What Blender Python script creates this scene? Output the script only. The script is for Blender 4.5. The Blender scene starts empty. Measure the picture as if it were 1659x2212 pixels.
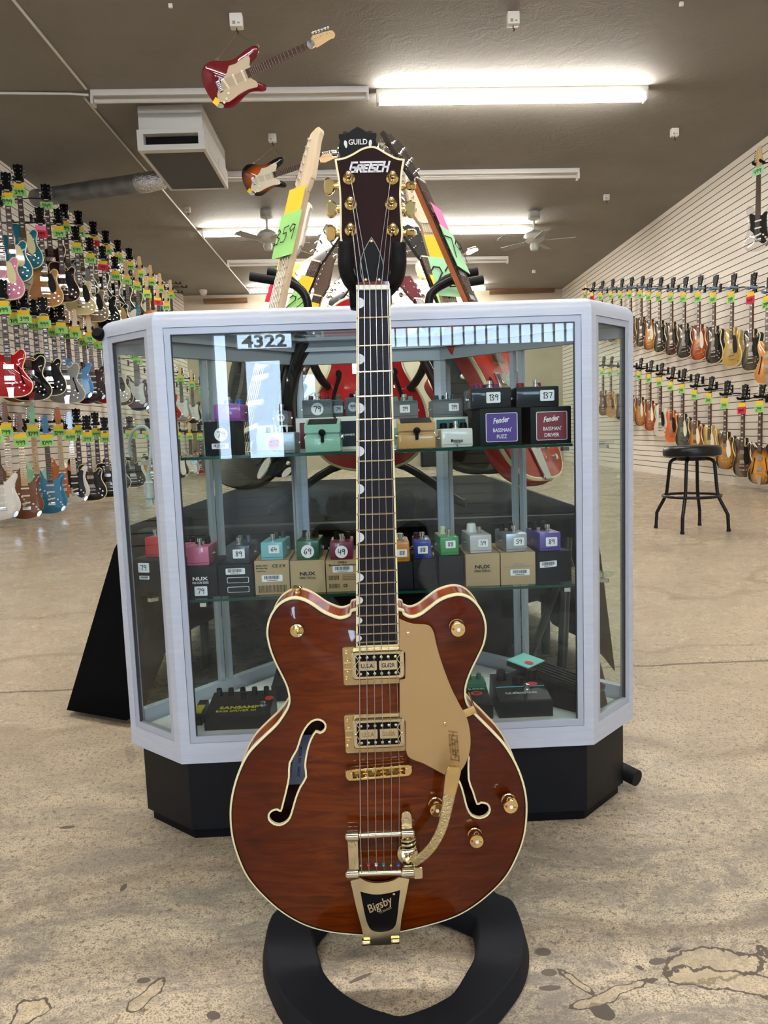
import bpy, bmesh, math, random
import numpy as np
from mathutils import Vector, Matrix
from mathutils.geometry import delaunay_2d_cdt
random.seed(7)
S = bpy.context.scene
COL = S.collection
# ---------------------------------------------------------------- camera
PITCH, ROLL, YAW, CAMH, FPX, IW, IH = math.atan(172.1/1600), math.atan(.036), math.radians(.97284), .8, 1600., 1659., 2212.
_R0 = Vector((math.cos(YAW), -math.sin(YAW), 0))
_F = Vector((math.sin(YAW)*math.cos(PITCH), math.cos(YAW)*math.cos(PITCH), -math.sin(PITCH)))
_U0 = _R0.cross(_F)
_R = _R0*math.cos(ROLL) - _U0*math.sin(ROLL)
_U = _U0*math.cos(ROLL) + _R0*math.sin(ROLL)
cd = bpy.data.cameras.new('camera'); cam = bpy.data.objects.new('camera', cd); COL.objects.link(cam)
cam.matrix_world = Matrix(((_R.x, _U.x, -_F.x, 0), (_R.y, _U.y, -_F.y, 0), (_R.z, _U.z, -_F.z, CAMH), (0, 0, 0, 1)))
cd.sensor_fit = 'HORIZONTAL'; cd.sensor_width = 36; cd.lens = FPX/IW*36; cd.clip_start = .05; cd.clip_end = 100
S.camera = cam
# ---------------------------------------------------------------- exposure and render settings
S.view_settings.view_transform = 'Standard'; S.view_settings.look = 'None'; S.view_settings.gamma = 1
S.view_settings.use_curve_mapping = False
S.view_settings.exposure = 1.5
S.cycles.transparent_max_bounces = 32; S.cycles.max_bounces = 8; S.cycles.sample_clamp_indirect = 6
S.cycles.caustics_reflective = False; S.cycles.caustics_refractive = False
# ---------------------------------------------------------------- sky seen through the shop front
W = bpy.data.worlds.new('daylight'); S.world = W; W.use_nodes = True
W.node_tree.nodes['Background'].inputs[0].default_value = (.55, .72, 1, 1)
W.node_tree.nodes['Background'].inputs[1].default_value = 1.0
TUBE = 41.0      # strength of the fluorescent tubes
DAY = 10.0      # daylight through the shop front
LAMPC = (1, .94, .86)
def area(name, loc, rot, sx, sy, power, colr):
    l = bpy.data.lights.new(name, 'AREA'); l.shape = 'RECTANGLE'; l.size = sx; l.size_y = sy; l.energy = power; l.color = colr
    o = bpy.data.objects.new(name, l); COL.objects.link(o); o.location = loc; o.rotation_euler = rot
    return o
XL, XR, YB, YF = -4.03, 4.49, 17.1, -9.0
OPS = [(-3.35, -2.95, 2.1, 3.1), (-1.78, -1.1, .4, 2.05), (-1.85, -.95, 2.15, 2.42), (.3, 3.9, 2.1, 3.1), (-2.22, -1.98, .45, 2.42), (-2.8, .2, 2.6, 3.1)]  # last opening is added, unseen, to let more daylight onto the fronts
for x0, x1, z0, z1 in OPS:
    area('daylight', ((x0+x1)/2, YF-.3, (z0+z1)/2), (math.radians(90), 0, 0), x1-x0, z1-z0, DAY*math.pi*(x1-x0)*(z1-z0), (.62, .79, 1))
# ---------------------------------------------------------------- pixel of the photo -> point in the room
def ray(px, py): return _F + _R*((px-IW/2)/FPX) - _U*((py-IH/2)/FPX)
def aX(px, py, X): d = ray(px, py); return Vector((0, 0, CAMH)) + d*(X/d.x)
def aY(px, py, Y): d = ray(px, py); return Vector((0, 0, CAMH)) + d*(Y/d.y)
def aZ(px, py, Z): d = ray(px, py); return Vector((0, 0, CAMH)) + d*((Z-CAMH)/d.z)
def ceil_z(x): return 4.0 - .0147*(x+4.03)
# ---------------------------------------------------------------- mesh helpers
class MB:
    def __init__(s): s.v = []; s.f = []
    def add(s, vs, fs, M=None):
        n = len(s.v)
        s.v += [tuple(M @ Vector(p)) for p in vs] if M is not None else [tuple(p) for p in vs]
        s.f += [tuple(i+n for i in f) for f in fs]; return s
    def box(s, a, b, bev=0, M=None):
        x0, y0, z0 = a; x1, y1, z1 = b
        if bev <= 0:
            vs = [(x, y, z) for x in (x0, x1) for y in (y0, y1) for z in (z0, z1)]
            return s.add(vs, [(0, 1, 3, 2), (4, 6, 7, 5), (0, 4, 5, 1), (2, 3, 7, 6), (0, 2, 6, 4), (1, 5, 7, 3)], M)
        bm = bmesh.new(); bmesh.ops.create_cube(bm, size=1)
        for v in bm.verts: v.co = Vector(((x0+x1)/2+v.co.x*(x1-x0), (y0+y1)/2+v.co.y*(y1-y0), (z0+z1)/2+v.co.z*(z1-z0)))
        bmesh.ops.bevel(bm, geom=list(bm.edges), offset=bev, segments=2, affect='EDGES', profile=.6)
        bm.verts.index_update()
        s.add([v.co[:] for v in bm.verts], [[v.index for v in f.verts] for f in bm.faces], M); bm.free(); return s
    def tube(s, pts, r, n=12, cap=True, M=None, closed=False):
        pts = [Vector(p) for p in pts]; m = len(pts)
        rs = r if isinstance(r, (list, tuple)) else [r]*m
        vs = []; up = None
        for i, p in enumerate(pts):
            if closed: t = pts[(i+1) % m]-pts[i-1]
            else: t = pts[min(i+1, m-1)]-pts[max(i-1, 0)]
            t.normalize()
            if up is None: up = Vector((0, 0, 1)) if abs(t.z) < .9 else Vector((0, 1, 0))
            a = t.cross(up).normalized(); b = a.cross(t).normalized(); up = b
            for k in range(n):
                an = 2*math.pi*k/n; vs.append(p + (a*math.cos(an)+b*math.sin(an))*rs[i])
        fs = [(i*n+k, i*n+(k+1) % n, (i+1) % m*n+(k+1) % n, (i+1) % m*n+k) for i in range(m if closed else m-1) for k in range(n)]
        if cap and not closed: fs += [tuple(range(n))[::-1], tuple(range((m-1)*n, m*n))]
        return s.add(vs, fs, M)
    def lathe(s, prof, n=24, M=None):          # (radius, height) about z
        vs = [(r*math.cos(2*math.pi*k/n), r*math.sin(2*math.pi*k/n), h) for r, h in prof for k in range(n)]
        m = len(prof)
        fs = [(i*n+k, i*n+(k+1) % n, (i+1)*n+(k+1) % n, (i+1)*n+k) for i in range(m-1) for k in range(n)]
        fs += [tuple(range(n))[::-1], tuple(range((m-1)*n, m*n))]
        return s.add(vs, fs, M)
    def plate(s, out, y0, y1, bev=0, M=None):   # outline (x,z) between front y0 and back y1
        out = ccw(out); nr = normals(out); n = len(out)
        rings = [(bev, y0), (0, y0+bev), (0, y1-bev), (bev, y1)] if bev > 0 else [(0, y0), (0, y1)]
        vs = [(p[0]-q[0]*b, y, p[1]-q[1]*b) for b, y in rings for p, q in zip(out, nr)]
        fs = [(i*n+k, i*n+(k+1) % n, (i+1)*n+(k+1) % n, (i+1)*n+k) for i in range(len(rings)-1) for k in range(n)]
        fs += [tuple(range(n))[::-1], tuple(range((len(rings)-1)*n, len(rings)*n))]
        return s.add(vs, fs, M)
    def build(s, name, m=None, parent=None, smooth=True, ang=35):
        me = bpy.data.meshes.new(name); me.from_pydata(s.v, [], s.f)
        bm = bmesh.new(); bm.from_mesh(me); bmesh.ops.recalc_face_normals(bm, faces=bm.faces); bm.to_mesh(me); bm.free()
        if smooth:
            me.polygons.foreach_set('use_smooth', [True]*len(me.polygons))
            me.set_sharp_from_angle(angle=math.radians(ang))
        return link(name, me, m, parent)
def link(name, me, m=None, parent=None):
    o = bpy.data.objects.new(name, me); COL.objects.link(o)
    if m is not None:
        if len(me.materials) == 0: me.materials.append(m)
        else: o.material_slots[0].link = 'OBJECT'; o.material_slots[0].material = m
    if parent: o.parent = parent
    return o
def setmat(o, m): o.material_slots[0].link = 'OBJECT'; o.material_slots[0].material = m
def ccw(p):
    a = sum(p[i-1][0]*p[i][1]-p[i][0]*p[i-1][1] for i in range(len(p)))
    return list(p) if a > 0 else list(p)[::-1]
def normals(p):                                # outward, for ccw outlines
    r = []
    for i in range(len(p)):
        a = Vector(p[i][:2])-Vector(p[i-1][:2]); b = Vector(p[(i+1) % len(p)][:2])-Vector(p[i][:2])
        a = a.normalized() if a.length > 1e-9 else a; b = b.normalized() if b.length > 1e-9 else b
        t = a+b; t = t.normalized() if t.length > 1e-6 else Vector((1, 0)); r.append((t.y, -t.x))
    return r
def smooth(p, k=4, closed=True):               # Catmull-Rom
    n = len(p); o = []
    for i in range(n if closed else n-1):
        q = [p[(i+j) % n] if closed else p[min(max(i+j, 0), n-1)] for j in (-1, 0, 1, 2)]
        for s_ in range(k):
            t = s_/k
            o.append(tuple(.5*((2*q[1][d])+(-q[0][d]+q[2][d])*t+(2*q[0][d]-5*q[1][d]+4*q[2][d]-q[3][d])*t*t+(-q[0][d]+3*q[1][d]-3*q[2][d]+q[3][d])*t**3) for d in range(len(p[0]))))
    if not closed: o.append(tuple(p[-1]))
    return o
def rrect(x0, z0, x1, z1, r, k=4):
    o = []
    for cx, cz, a in ((x1-r, z1-r, 0), (x0+r, z1-r, 90), (x0+r, z0+r, 180), (x1-r, z0+r, 270)):
        for i in range(k+1):
            t = math.radians(a+90*i/k); o.append((cx+r*math.cos(t), cz+r*math.sin(t)))
    return o
def circ(cx, cz, r, n=20): return [(cx+r*math.cos(2*math.pi*i/n), cz+r*math.sin(2*math.pi*i/n)) for i in range(n)]
FRONT = Matrix.Rotation(math.radians(90), 4, 'X')       # xy plane, +z up  ->  xz plane facing -y
def T(x, y, z): return Matrix.Translation((x, y, z))
def RZ(a): return Matrix.Rotation(a, 4, 'Z')
def RX(a): return Matrix.Rotation(a, 4, 'X')
def RY(a): return Matrix.Rotation(a, 4, 'Y')
_tc = {}
def text_geo(s, w=None, h=None, ext=.0002, shear=0, bold=0):
    key = (s, shear, bold)
    if key not in _tc:
        cu = bpy.data.curves.new('txt', 'FONT'); cu.body = s; cu.size = 1; cu.extrude = .01; cu.shear = shear; cu.offset = bold
        cu.resolution_u = 3
        o = bpy.data.objects.new('txt', cu); COL.objects.link(o)
        me = bpy.data.meshes.new_from_object(o.evaluated_get(bpy.context.evaluated_depsgraph_get()))
        v = [tuple(x.co) for x in me.vertices]; f = [tuple(p.vertices) for p in me.polygons]
        bpy.data.objects.remove(o); bpy.data.curves.remove(cu); bpy.data.meshes.remove(me); _tc[key] = (v, f)
    v, f = _tc[key]
    x0 = min(p[0] for p in v); x1 = max(p[0] for p in v); y0 = min(p[1] for p in v); y1 = max(p[1] for p in v)
    sx = (w or 0)/(x1-x0); sy = (h or 0)/(y1-y0); sx = sx or sy; sy = sy or sx
    return [((p[0]-(x0+x1)/2)*sx, (p[1]-(y0+y1)/2)*sy, p[2]/.01*ext) for p in v], f
def text(s, name, m, parent, M, w=None, h=None, ext=.0002, shear=0, bold=0):
    v, f = text_geo(s, w, h, ext, shear, bold)
    return MB().add(v, f, M @ FRONT).build(name, m, parent, smooth=False)
DG = {'0': [[(1, 6), (0, 4), (0, 2), (1, 0), (2.5, 0), (3.4, 2), (3.4, 4), (2.6, 6), (1, 6)]],
      '1': [[(1, 5), (2, 6), (1.7, 0)]], '2': [[(0, 4.8), (1, 6), (2.8, 5.8), (3.2, 4.2), (0, 0), (3.6, .2)]],
      '3': [[(0, 5.6), (2, 6), (3, 4.8), (1.2, 3.3), (3.2, 2.2), (2.4, .2), (0, .3)]], '4': [[(.6, 6), (.1, 2.6), (3.6, 2.9)], [(2.9, 5), (2.4, 0)]],
      '5': [[(3.4, 6), (.7, 5.9), (.5, 3.6), (2.6, 3.6), (3.1, 1.8), (2, .1), (0, .4)]], '6': [[(3, 6), (.7, 4), (0, 1.6), (1.4, 0), (3, 1.2), (2.6, 2.8), (.3, 2)]],
      '7': [[(0, 5.7), (3.5, 6), (1.5, 0)]], '8': [[(3, 5.6), (1, 6), (.4, 4.7), (3, 1.8), (2, 0), (.3, .8), (.8, 2.4), (3.2, 4.6), (3, 5.6)]],
      '9': [[(3.2, 5.2), (1.4, 6), (.1, 4.6), (1, 3.2), (3, 4.2), (3.2, 5.2), (2.6, 0)]]}
def strokes(lines, w, M, mb=None, th=.0003, ext=True):
    mb = mb or MB()
    for L in lines:
        for a, b in zip(L[:-1], L[1:]):
            a = Vector(a); b = Vector(b); d = (b-a)
            if d.length < 1e-9: continue
            d = d.normalized()*w/2; nn = Vector((-d.y, d.x)); a2 = a-(d if ext else 0*d); b2 = b+(d if ext else 0*d)
            q = [a2+nn, a2-nn, b2-nn, b2+nn]
            mb.add([(p.x, -th, p.y) for p in q]+[(p.x, 0, p.y) for p in q], [(0, 1, 2, 3), (4, 7, 6, 5), (0, 4, 5, 1), (1, 5, 6, 2), (2, 6, 7, 3), (3, 7, 4, 0)], M)
    return mb
_hw = {}
def handnum(s, h, M, m, parent, name='handwriting', pen=.09):
    key = (s, round(h, 4))
    if key not in _hw:
        k = h/6; x = 0; L = []
        for ch in s:
            if ch == ' ': x += 3; continue
            L += [[((px+x)*k, py*k) for px, py in st] for st in DG[ch]]; x += 2.6 if ch == '1' else 4.4
        wd = (x-1)*k; L = [[(a-wd/2, b-h/2) for a, b in st] for st in L]
        mb = strokes(L, h*pen, None); me = bpy.data.meshes.new(name); me.from_pydata(mb.v, [], mb.f); me.materials.append(m); _hw[key] = me
    o = bpy.data.objects.new(name, _hw[key]); COL.objects.link(o); o.parent = parent; o.matrix_local = M; return o
# ---------------------------------------------------------------- naming
def tag(o, label=None, cat=None, group=None, kind=None):
    if label: o['label'] = label
    if cat: o['category'] = cat
    if group: o['group'] = group
    if kind: o['kind'] = kind
    return o
def thing(name, label, cat, loc=(0, 0, 0), rz=0, group=None, M=None):
    o = bpy.data.objects.new(name, None); COL.objects.link(o); o.empty_display_size = .05
    if M is not None: o.matrix_world = M
    else: o.location = loc; o.rotation_euler = (0, 0, rz)
    return tag(o, label, cat, group)
def struct(o): o['kind'] = 'structure'; return o
def kids(o): return [c for c in o.children]
def copy_tree(o, parent=None):
    c = o.copy(); COL.objects.link(c); c.parent = parent
    for ch in kids(o): copy_tree(ch, c)
    return c
# ---------------------------------------------------------------- materials
def lin(h):
    h = h.lstrip('#'); return tuple(((int(h[i:i+2], 16)/255+.055)/1.055)**2.4 if int(h[i:i+2], 16) > 10 else int(h[i:i+2], 16)/255/12.92 for i in (0, 2, 4))+(1,)
_m = {}
def col_l(h): return sum(lin(h)[:3])/3
def mat(name, col='#808080', rough=.5, metal=0, coat=0, emit=0, spec=.5, alpha=None):
    if name in _m: return _m[name]
    m = bpy.data.materials.new(name); m.use_nodes = True; b = m.node_tree.nodes['Principled BSDF']
    b.inputs['Base Color'].default_value = lin(col); b.inputs['Roughness'].default_value = rough
    b.inputs['Metallic'].default_value = metal; b.inputs['Coat Weight'].default_value = coat; b.inputs['Coat Roughness'].default_value = .04
    b.inputs['Specular IOR Level'].default_value = .05 if coat >= 1 else (spec if metal > .3 or col_l(col) > .03 else min(spec, .22))
    if emit: b.inputs['Emission Color'].default_value = LAMPC+(1,); b.inputs['Emission Strength'].default_value = emit
    _m[name] = m; return m
class NT:
    def __init__(s, m): s.t = m.node_tree; s.b = s.t.nodes['Principled BSDF']
    def n(s, typ, **kw):
        o = s.t.nodes.new(typ)
        for k, v in kw.items():
            if k in o.inputs: o.inputs[k].default_value = v
            else: setattr(o, k, v)
        return o
    def l(s, a, b): s.t.links.new(a, b)
    def noise(s, vec, scale, detail=3, rough=.5, dist=0):
        o = s.n('ShaderNodeTexNoise'); o.inputs['Scale'].default_value = scale; o.inputs['Detail'].default_value = detail
        o.inputs['Roughness'].default_value = rough; o.inputs['Distortion'].default_value = dist
        if vec is not None: s.l(vec, o.inputs['Vector'])
        return o.outputs['Fac']
    def ramp(s, fac, stops):
        o = s.n('ShaderNodeValToRGB'); e = o.color_ramp.elements
        while len(e) < len(stops): e.new(.5)
        for x, (p, c) in zip(e, stops): x.position = p; x.color = c if not isinstance(c, str) else lin(c)
        s.l(fac, o.inputs['Fac']); return o.outputs['Color']
    def mapv(s, vec, sc=(1, 1, 1), loc=(0, 0, 0), rot=(0, 0, 0)):
        o = s.n('ShaderNodeMapping'); o.inputs['Scale'].default_value = sc; o.inputs['Location'].default_value = loc; o.inputs['Rotation'].default_value = rot
        s.l(vec, o.inputs['Vector']); return o.outputs['Vector']
    def mix(s, fac, a, b, mode='MIX'):
        o = s.n('ShaderNodeMix', data_type='RGBA', blend_type=mode)
        for k, x in ((0, fac), (6, a), (7, b)):
            if hasattr(x, 'links'): s.l(x, o.inputs[k])
            else: o.inputs[k].default_value = x if not isinstance(x, str) else lin(x)
        return o.outputs[2]
    def math(s, op, a, b=0, clamp=False):
        o = s.n('ShaderNodeMath', operation=op, use_clamp=clamp)
        for k, x in ((0, a), (1, b)):
            if hasattr(x, 'links'): s.l(x, o.inputs[k])
            else: o.inputs[k].default_value = x
        return o.outputs[0]
    def bump(s, h, strength=.2, dist=.01):
        o = s.n('ShaderNodeBump'); o.inputs['Strength'].default_value = strength; o.inputs['Distance'].default_value = dist
        s.l(h, o.inputs['Height']); s.l(o.outputs[0], s.b.inputs['Normal'])
    def obj(s): return s.n('ShaderNodeTexCoord').outputs['Object']
    def gen(s): return s.n('ShaderNodeTexCoord').outputs['Generated']
def W3(v): return (v, v, v, 1)
def glass(name='clear_glass', tint=(.93, .97, .96), refl=1.0):
    m = bpy.data.materials.new(name); m.use_nodes = True; t = m.node_tree; t.nodes.clear(); _m[name] = m
    out = t.nodes.new('ShaderNodeOutputMaterial'); tr = t.nodes.new('ShaderNodeBsdfTransparent'); gl = t.nodes.new('ShaderNodeBsdfGlossy')
    tr.inputs[0].default_value = tint+(1,); gl.inputs['Roughness'].default_value = .0
    lw = t.nodes.new('ShaderNodeLayerWeight'); lw.inputs[0].default_value = .5
    p = t.nodes.new('ShaderNodeMath'); p.operation = 'POWER'; p.inputs[1].default_value = 5; t.links.new(lw.outputs['Facing'], p.inputs[0])
    a = t.nodes.new('ShaderNodeMath'); a.operation = 'MULTIPLY_ADD'; a.inputs[1].default_value = .95; a.inputs[2].default_value = .045*refl
    t.links.new(p.outputs[0], a.inputs[0]); mx = t.nodes.new('ShaderNodeMixShader'); t.links.new(a.outputs[0], mx.inputs[0])
    t.links.new(tr.outputs[0], mx.inputs[1]); t.links.new(gl.outputs[0], mx.inputs[2]); t.links.new(mx.outputs[0], out.inputs[0]); return m
GLASS = glass(refl=.5); SHELFG = glass('shelf_glass', (.9, .97, .95), 1.2); PANEG = glass('window_glass', (.97, .98, .99))
def mk_floor():
    m = mat('polished_concrete', '#9c8a70', .35); n = NT(m); v = n.obj()
    big = n.noise(v, .8, 3, .5); mid = n.noise(n.mapv(v, (1, 1.2, 1)), 5.5, 9, .75, .3); fine = n.noise(v, 90, 3, .7); grain = n.noise(v, 330, 2, .7)
    c = n.ramp(mid, [(.3, '#9c8d76'), (.5, '#c2b39a'), (.68, '#d6c8af')])
    c = n.mix(.55, c, n.ramp(big, [(.3, '#ae9f88'), (.65, '#d2c3aa')]))
    c = n.mix(n.ramp(fine, [(.33, W3(1)), (.47, W3(0))]), c, '#6d6152')
    c = n.mix(n.ramp(grain, [(.38, W3(.8)), (.5, W3(0))]), c, '#4e463c')
    # worn grey stains, stronger where the coat has gone
    st = n.noise(n.mapv(v, (1.5, 3.0, 1), rot=(0, 0, .22)), 3.4, 10, .82, .6)
    sep = n.n('ShaderNodeSeparateXYZ'); n.l(v, sep.inputs[0])
    near = n.n('ShaderNodeMapRange', clamp=True); near.inputs[1].default_value = 2.1; near.inputs[2].default_value = 1.05; n.l(sep.outputs[1], near.inputs[0])
    nf = near.outputs[0]
    sf2 = n.math('MULTIPLY', n.ramp(st, [(.43, W3(.05)), (.58, W3(.85))]), n.math('ADD', n.math('MULTIPLY', nf, .8), .2))
    c = n.mix(sf2, c, '#706a64')
    # small dark chips
    vo = n.n('ShaderNodeTexVoronoi', feature='F1'); vo.inputs['Scale'].default_value = 13; vo.inputs['Randomness'].default_value = 1
    dv = n.n('ShaderNodeVectorMath', operation='ADD'); nz = n.n('ShaderNodeTexNoise'); nz.inputs['Scale'].default_value = 28; n.l(v, nz.inputs['Vector'])
    sc = n.n('ShaderNodeVectorMath', operation='SCALE'); sc.inputs['Scale'].default_value = .03; n.l(nz.outputs['Color'], sc.inputs[0]); n.l(v, dv.inputs[0]); n.l(sc.outputs[0], dv.inputs[1]); n.l(dv.outputs[0], vo.inputs['Vector'])
    rnd = n.n('ShaderNodeSeparateColor'); n.l(vo.outputs['Color'], rnd.inputs[0])
    rad = n.math('MULTIPLY', n.math('SUBTRACT', rnd.outputs[0], .72, True), .8)
    chip = n.math('MULTIPLY', n.math('LESS_THAN', vo.outputs['Distance'], rad), nf)
    c = n.mix(chip, c, '#4a4139')
    # peeled patches with dark rims, and larger chips, where the photo shows them
    no = n.n('ShaderNodeTexNoise'); no.inputs['Scale'].default_value = 22; no.inputs['Detail'].default_value = 5; n.l(v, no.inputs['Vector'])
    wob = n.math('MULTIPLY', n.math('SUBTRACT', no.outputs['Fac'], .5), 2.6)
    isl = None
    for px, py, rx, ry, an, chipq in ((1535, 2085, .085, .035, .1, 0), (1590, 2120, .10, .022, -.2, 0), (1340, 2140, .085, .010, .35, 0), (1255, 2128, .030, .009, -.9, 0), (68, 2182, .022, .026, 0, 0), (318, 2150, .012, .04, -.5, 0), (310, 2118, .01, .006, 0, 1),
                                     (1172, 2056, .012, .009, 0, 1), (1186, 2101, .011, .007, 0, 1), (1187, 2134, .016, .005, 0, 1), (1420, 2077, .014, .007, .2, 1), (461, 2193, .011, .008, -.4, 1), (146, 1787, .016, .006, 0, 1), (267, 1917, .005, .012, 0, 1), (1455, 2052, .013, .004, .3, 1), (780, 2112, .02, .004, .5, 1)):
        p = aZ(px, py, 0); mv = n.mapv(v, (1/rx, 1/ry, 0), (0, 0, 0), (0, 0, 0)) if False else None
        mp = n.n('ShaderNodeMapping', vector_type='TEXTURE'); mp.inputs['Location'].default_value = (p.x, p.y, 0); mp.inputs['Rotation'].default_value = (0, 0, an); mp.inputs['Scale'].default_value = (rx, ry, 1); n.l(v, mp.inputs['Vector'])
        ln = n.n('ShaderNodeVectorMath', operation='LENGTH'); n.l(mp.outputs[0], ln.inputs[0]); dd = n.math('ADD', ln.outputs['Value'], n.math('MULTIPLY', wob, .3 if chipq else 1.0))
        if chipq: c = n.mix(n.math('LESS_THAN', dd, 1.0), c, '#544a41')
        else:
            inn = n.math('LESS_THAN', dd, 1.0); isl = inn if isl is None else n.math('MAXIMUM', isl, inn)
            c = n.mix(n.math('MULTIPLY', n.math('LESS_THAN', dd, .99), .35), c, '#b3a283')
            c = n.mix(n.math('LESS_THAN', n.math('ABSOLUTE', n.math('SUBTRACT', dd, .93)), .09), c, '#4a4036')
    # saw-cut joint across the room
    w = n.math('MULTIPLY', n.math('SUBTRACT', n.noise(v, 6, 4), .5), .03)
    jy = n.math('ADD', n.math('SUBTRACT', sep.outputs[1], 2.37), w)
    j = n.math('LESS_THAN', n.math('ABSOLUTE', jy), .007)
    c = n.mix(n.math('MULTIPLY', j, .75), c, '#4a4035')
    # fine scratches
    wv = n.n('ShaderNodeTexWave', wave_type='RINGS'); wv.inputs['Scale'].default_value = .35; wv.inputs['Distortion'].default_value = 14; wv.inputs['Detail'].default_value = 4; n.l(v, wv.inputs['Vector'])
    c = n.mix(n.ramp(wv.outputs['Fac'], [(.0, W3(.35)), (.012, W3(0))]), c, '#6a5b48')
    n.l(c, n.b.inputs['Base Color'])
    rr = n.ramp(mid, [(.3, W3(.34)), (.7, W3(.22))]); rr2 = n.mix(n.math('MULTIPLY', nf, .8), rr, W3(.62)); n.l(rr2, n.b.inputs['Roughness'])
    h = n.math('SUBTRACT', n.math('MULTIPLY', fine, .5), n.math('ADD', n.math('MULTIPLY', chip, 1.5), n.math('ADD', j, isl)))
    n.bump(h, .35, .003); return m
def mk_ceiling():
    m = mat('painted_plaster', '#918c84', .75); n = NT(m); v = n.obj()
    n.l(n.ramp(n.noise(v, 1.5, 5), [(.3, '#77736d'), (.7, '#7f7b75')]), n.b.inputs['Base Color'])
    n.bump(n.math('ADD', n.noise(v, 7, 6, .6, 1), n.math('MULTIPLY', n.noise(v, 60, 3), .3)), .3, .02); return m
def mk_slat():
    m = mat('slatwall_laminate', '#d8ccbf', .45); n = NT(m)
    n.l(n.ramp(n.noise(n.mapv(n.obj(), (1, .6, 1)), 1.1, 3), [(.3, '#dcd6cc'), (.7, '#e6e1d8')]), n.b.inputs['Base Color']); return m
def mk_flame():
    m = mat('flamed_walnut_stain', '#6b2208', .25, coat=1); n = NT(m); v = n.obj()
    a = n.noise(n.mapv(v, (7, 1, 42), rot=(0, .07, 0)), 1.5, 4, .55, 1.6); b = n.noise(n.mapv(v, (5, 1, 14)), 1.3, 3, .5, .6)
    c = n.ramp(n.math('ADD', n.math('MULTIPLY', a, .6), n.math('MULTIPLY', b, .4)), [(.3, '#300801'), (.48, '#441201'), (.66, '#531c03')])
    sep = n.n('ShaderNodeSeparateXYZ'); n.l(v, sep.inputs[0])
    # burst: amber heart down the middle, red-brown rim
    r = n.math('ABSOLUTE', n.math('SUBTRACT', sep.outputs[0], 0)); r = n.math('ADD', r, n.math('MULTIPLY', n.math('SUBTRACT', n.noise(v, 5, 2), .5), .05))
    c = n.mix(n.ramp(r, [(.04, W3(.75)), (.17, W3(0))]), c, n.ramp(a, [(.3, '#4d1802'), (.64, '#6d2e05')]))
    n.l(c, n.b.inputs['Base Color']); n.b.inputs['Specular IOR Level'].default_value = .1
    n.b.inputs['Coat Roughness'].default_value = .03; n.b.inputs['Coat Weight'].default_value = .55; return m
def wood(name, c0, c1, sc=(30, 30, 3), rough=.45, coat=0):
    m = mat(name, c0, rough, coat=coat); n = NT(m)
    n.l(n.ramp(n.noise(n.mapv(n.obj(), sc), 3, 5, .6, .6), [(.3, c0), (.7, c1)]), n.b.inputs['Base Color']); return m
def paint(name, col, rim=None, coat=1, rough=.5, metal=0, flame=False):
    if name in _m: return _m[name]
    m = mat(name, col, rough, metal, coat)
    if rim:
        n = NT(m); g = n.gen(); s_ = n.n('ShaderNodeSeparateXYZ'); n.l(g, s_.inputs[0])
        x = n.math('POWER', n.math('ABSOLUTE', n.math('SUBTRACT', s_.outputs[0], .5)), 2); z = n.math('POWER', n.math('ABSOLUTE', n.math('SUBTRACT', s_.outputs[2], .42)), 2)
        r = n.math('SQRT', n.math('ADD', x, z))
        f = n.ramp(r, [(.22, W3(0)), (.46, W3(1))]); base = col if not flame else n.ramp(n.noise(n.mapv(g, (1, 1, 22)), 2, 4, .6, 1), [(.3, rim), (.6, col)])
        n.l(n.mix(f, base, rim), n.b.inputs['Base Color'])
    return m
FLOOR = mk_floor(); CEIL = mk_ceiling(); SLAT = mk_slat(); FLAME = mk_flame()
WHITEM = mat('white_enamel', '#d9d6cf', .4); ALU = mat('silver_anodised', '#a9b1c0', .4, .15); ALUD = mat('rail_gasket', '#33353a', .5)
BLACKLAM = mat('black_laminate', '#0b0d12', .45); CHROME = mat('chrome', '#d6d6d8', .12, 1); GOLD = mat('gold_plate', '#e8cb8c', .14, 1)
NICK = mat('pale_gold_plate', '#dccfae', .12, 1); BLK = mat('black_plastic', '#09090b', .45, spec=.12); RUB = mat('black_rubber_foam', '#101113', .62); FOAMG = mat('blue_grey_foam', '#7f95ad', .8)
CREAM = mat('cream_binding', '#e6dbab', .3, coat=.5); IVORY = mat('bone', '#e8e2cf', .35); EBONY = wood('dark_fingerboard', '#120e11', '#1d1719', (40, 40, 3), .5)
ROSE = wood('rosewood', '#3a2418', '#4e3222', (40, 40, 3), .5); MAPLE = wood('maple', '#c9a571', '#d8b986', (20, 20, 2), .35, .6); PALEM = wood('pale_maple', '#cdb592', '#dac6a6', (20, 20, 2), .45, .3)
BIND_BLK = mat('black_line', '#15100c', .4, coat=.5); PEARL = mat('pearloid', '#dcdce0', .2, coat=.6); STEEL = mat('steel_string', '#c9c6c2', .25, 1)
PAPERG = mat('green_card', '#9bd67c', .8); PAPERY = mat('yellow_card', '#eac62c', .8); PAPERR = mat('red_card', '#cc2a45', .8); PAPERP = mat('pink_card', '#ee7bb0', .8); PAPERM = mat('mint_card', '#a5dcae', .8)
INK = mat('black_ink', '#141414', .7); PAPERW = mat('white_sticker', '#eceaf0', .6); REDST = mat('red_sticker', '#c22b2e', .6)
WINE = wood('wine_headstock_veneer', '#1c0608', '#260a0b', (12, 12, 2), .5, 1); GUARD = mat('gold_plexi_pickguard', '#a98a5c', .28, .2, coat=.6)
TRANSP = glass('clear_acrylic', (.93, .93, .95), 2.0)
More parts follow.
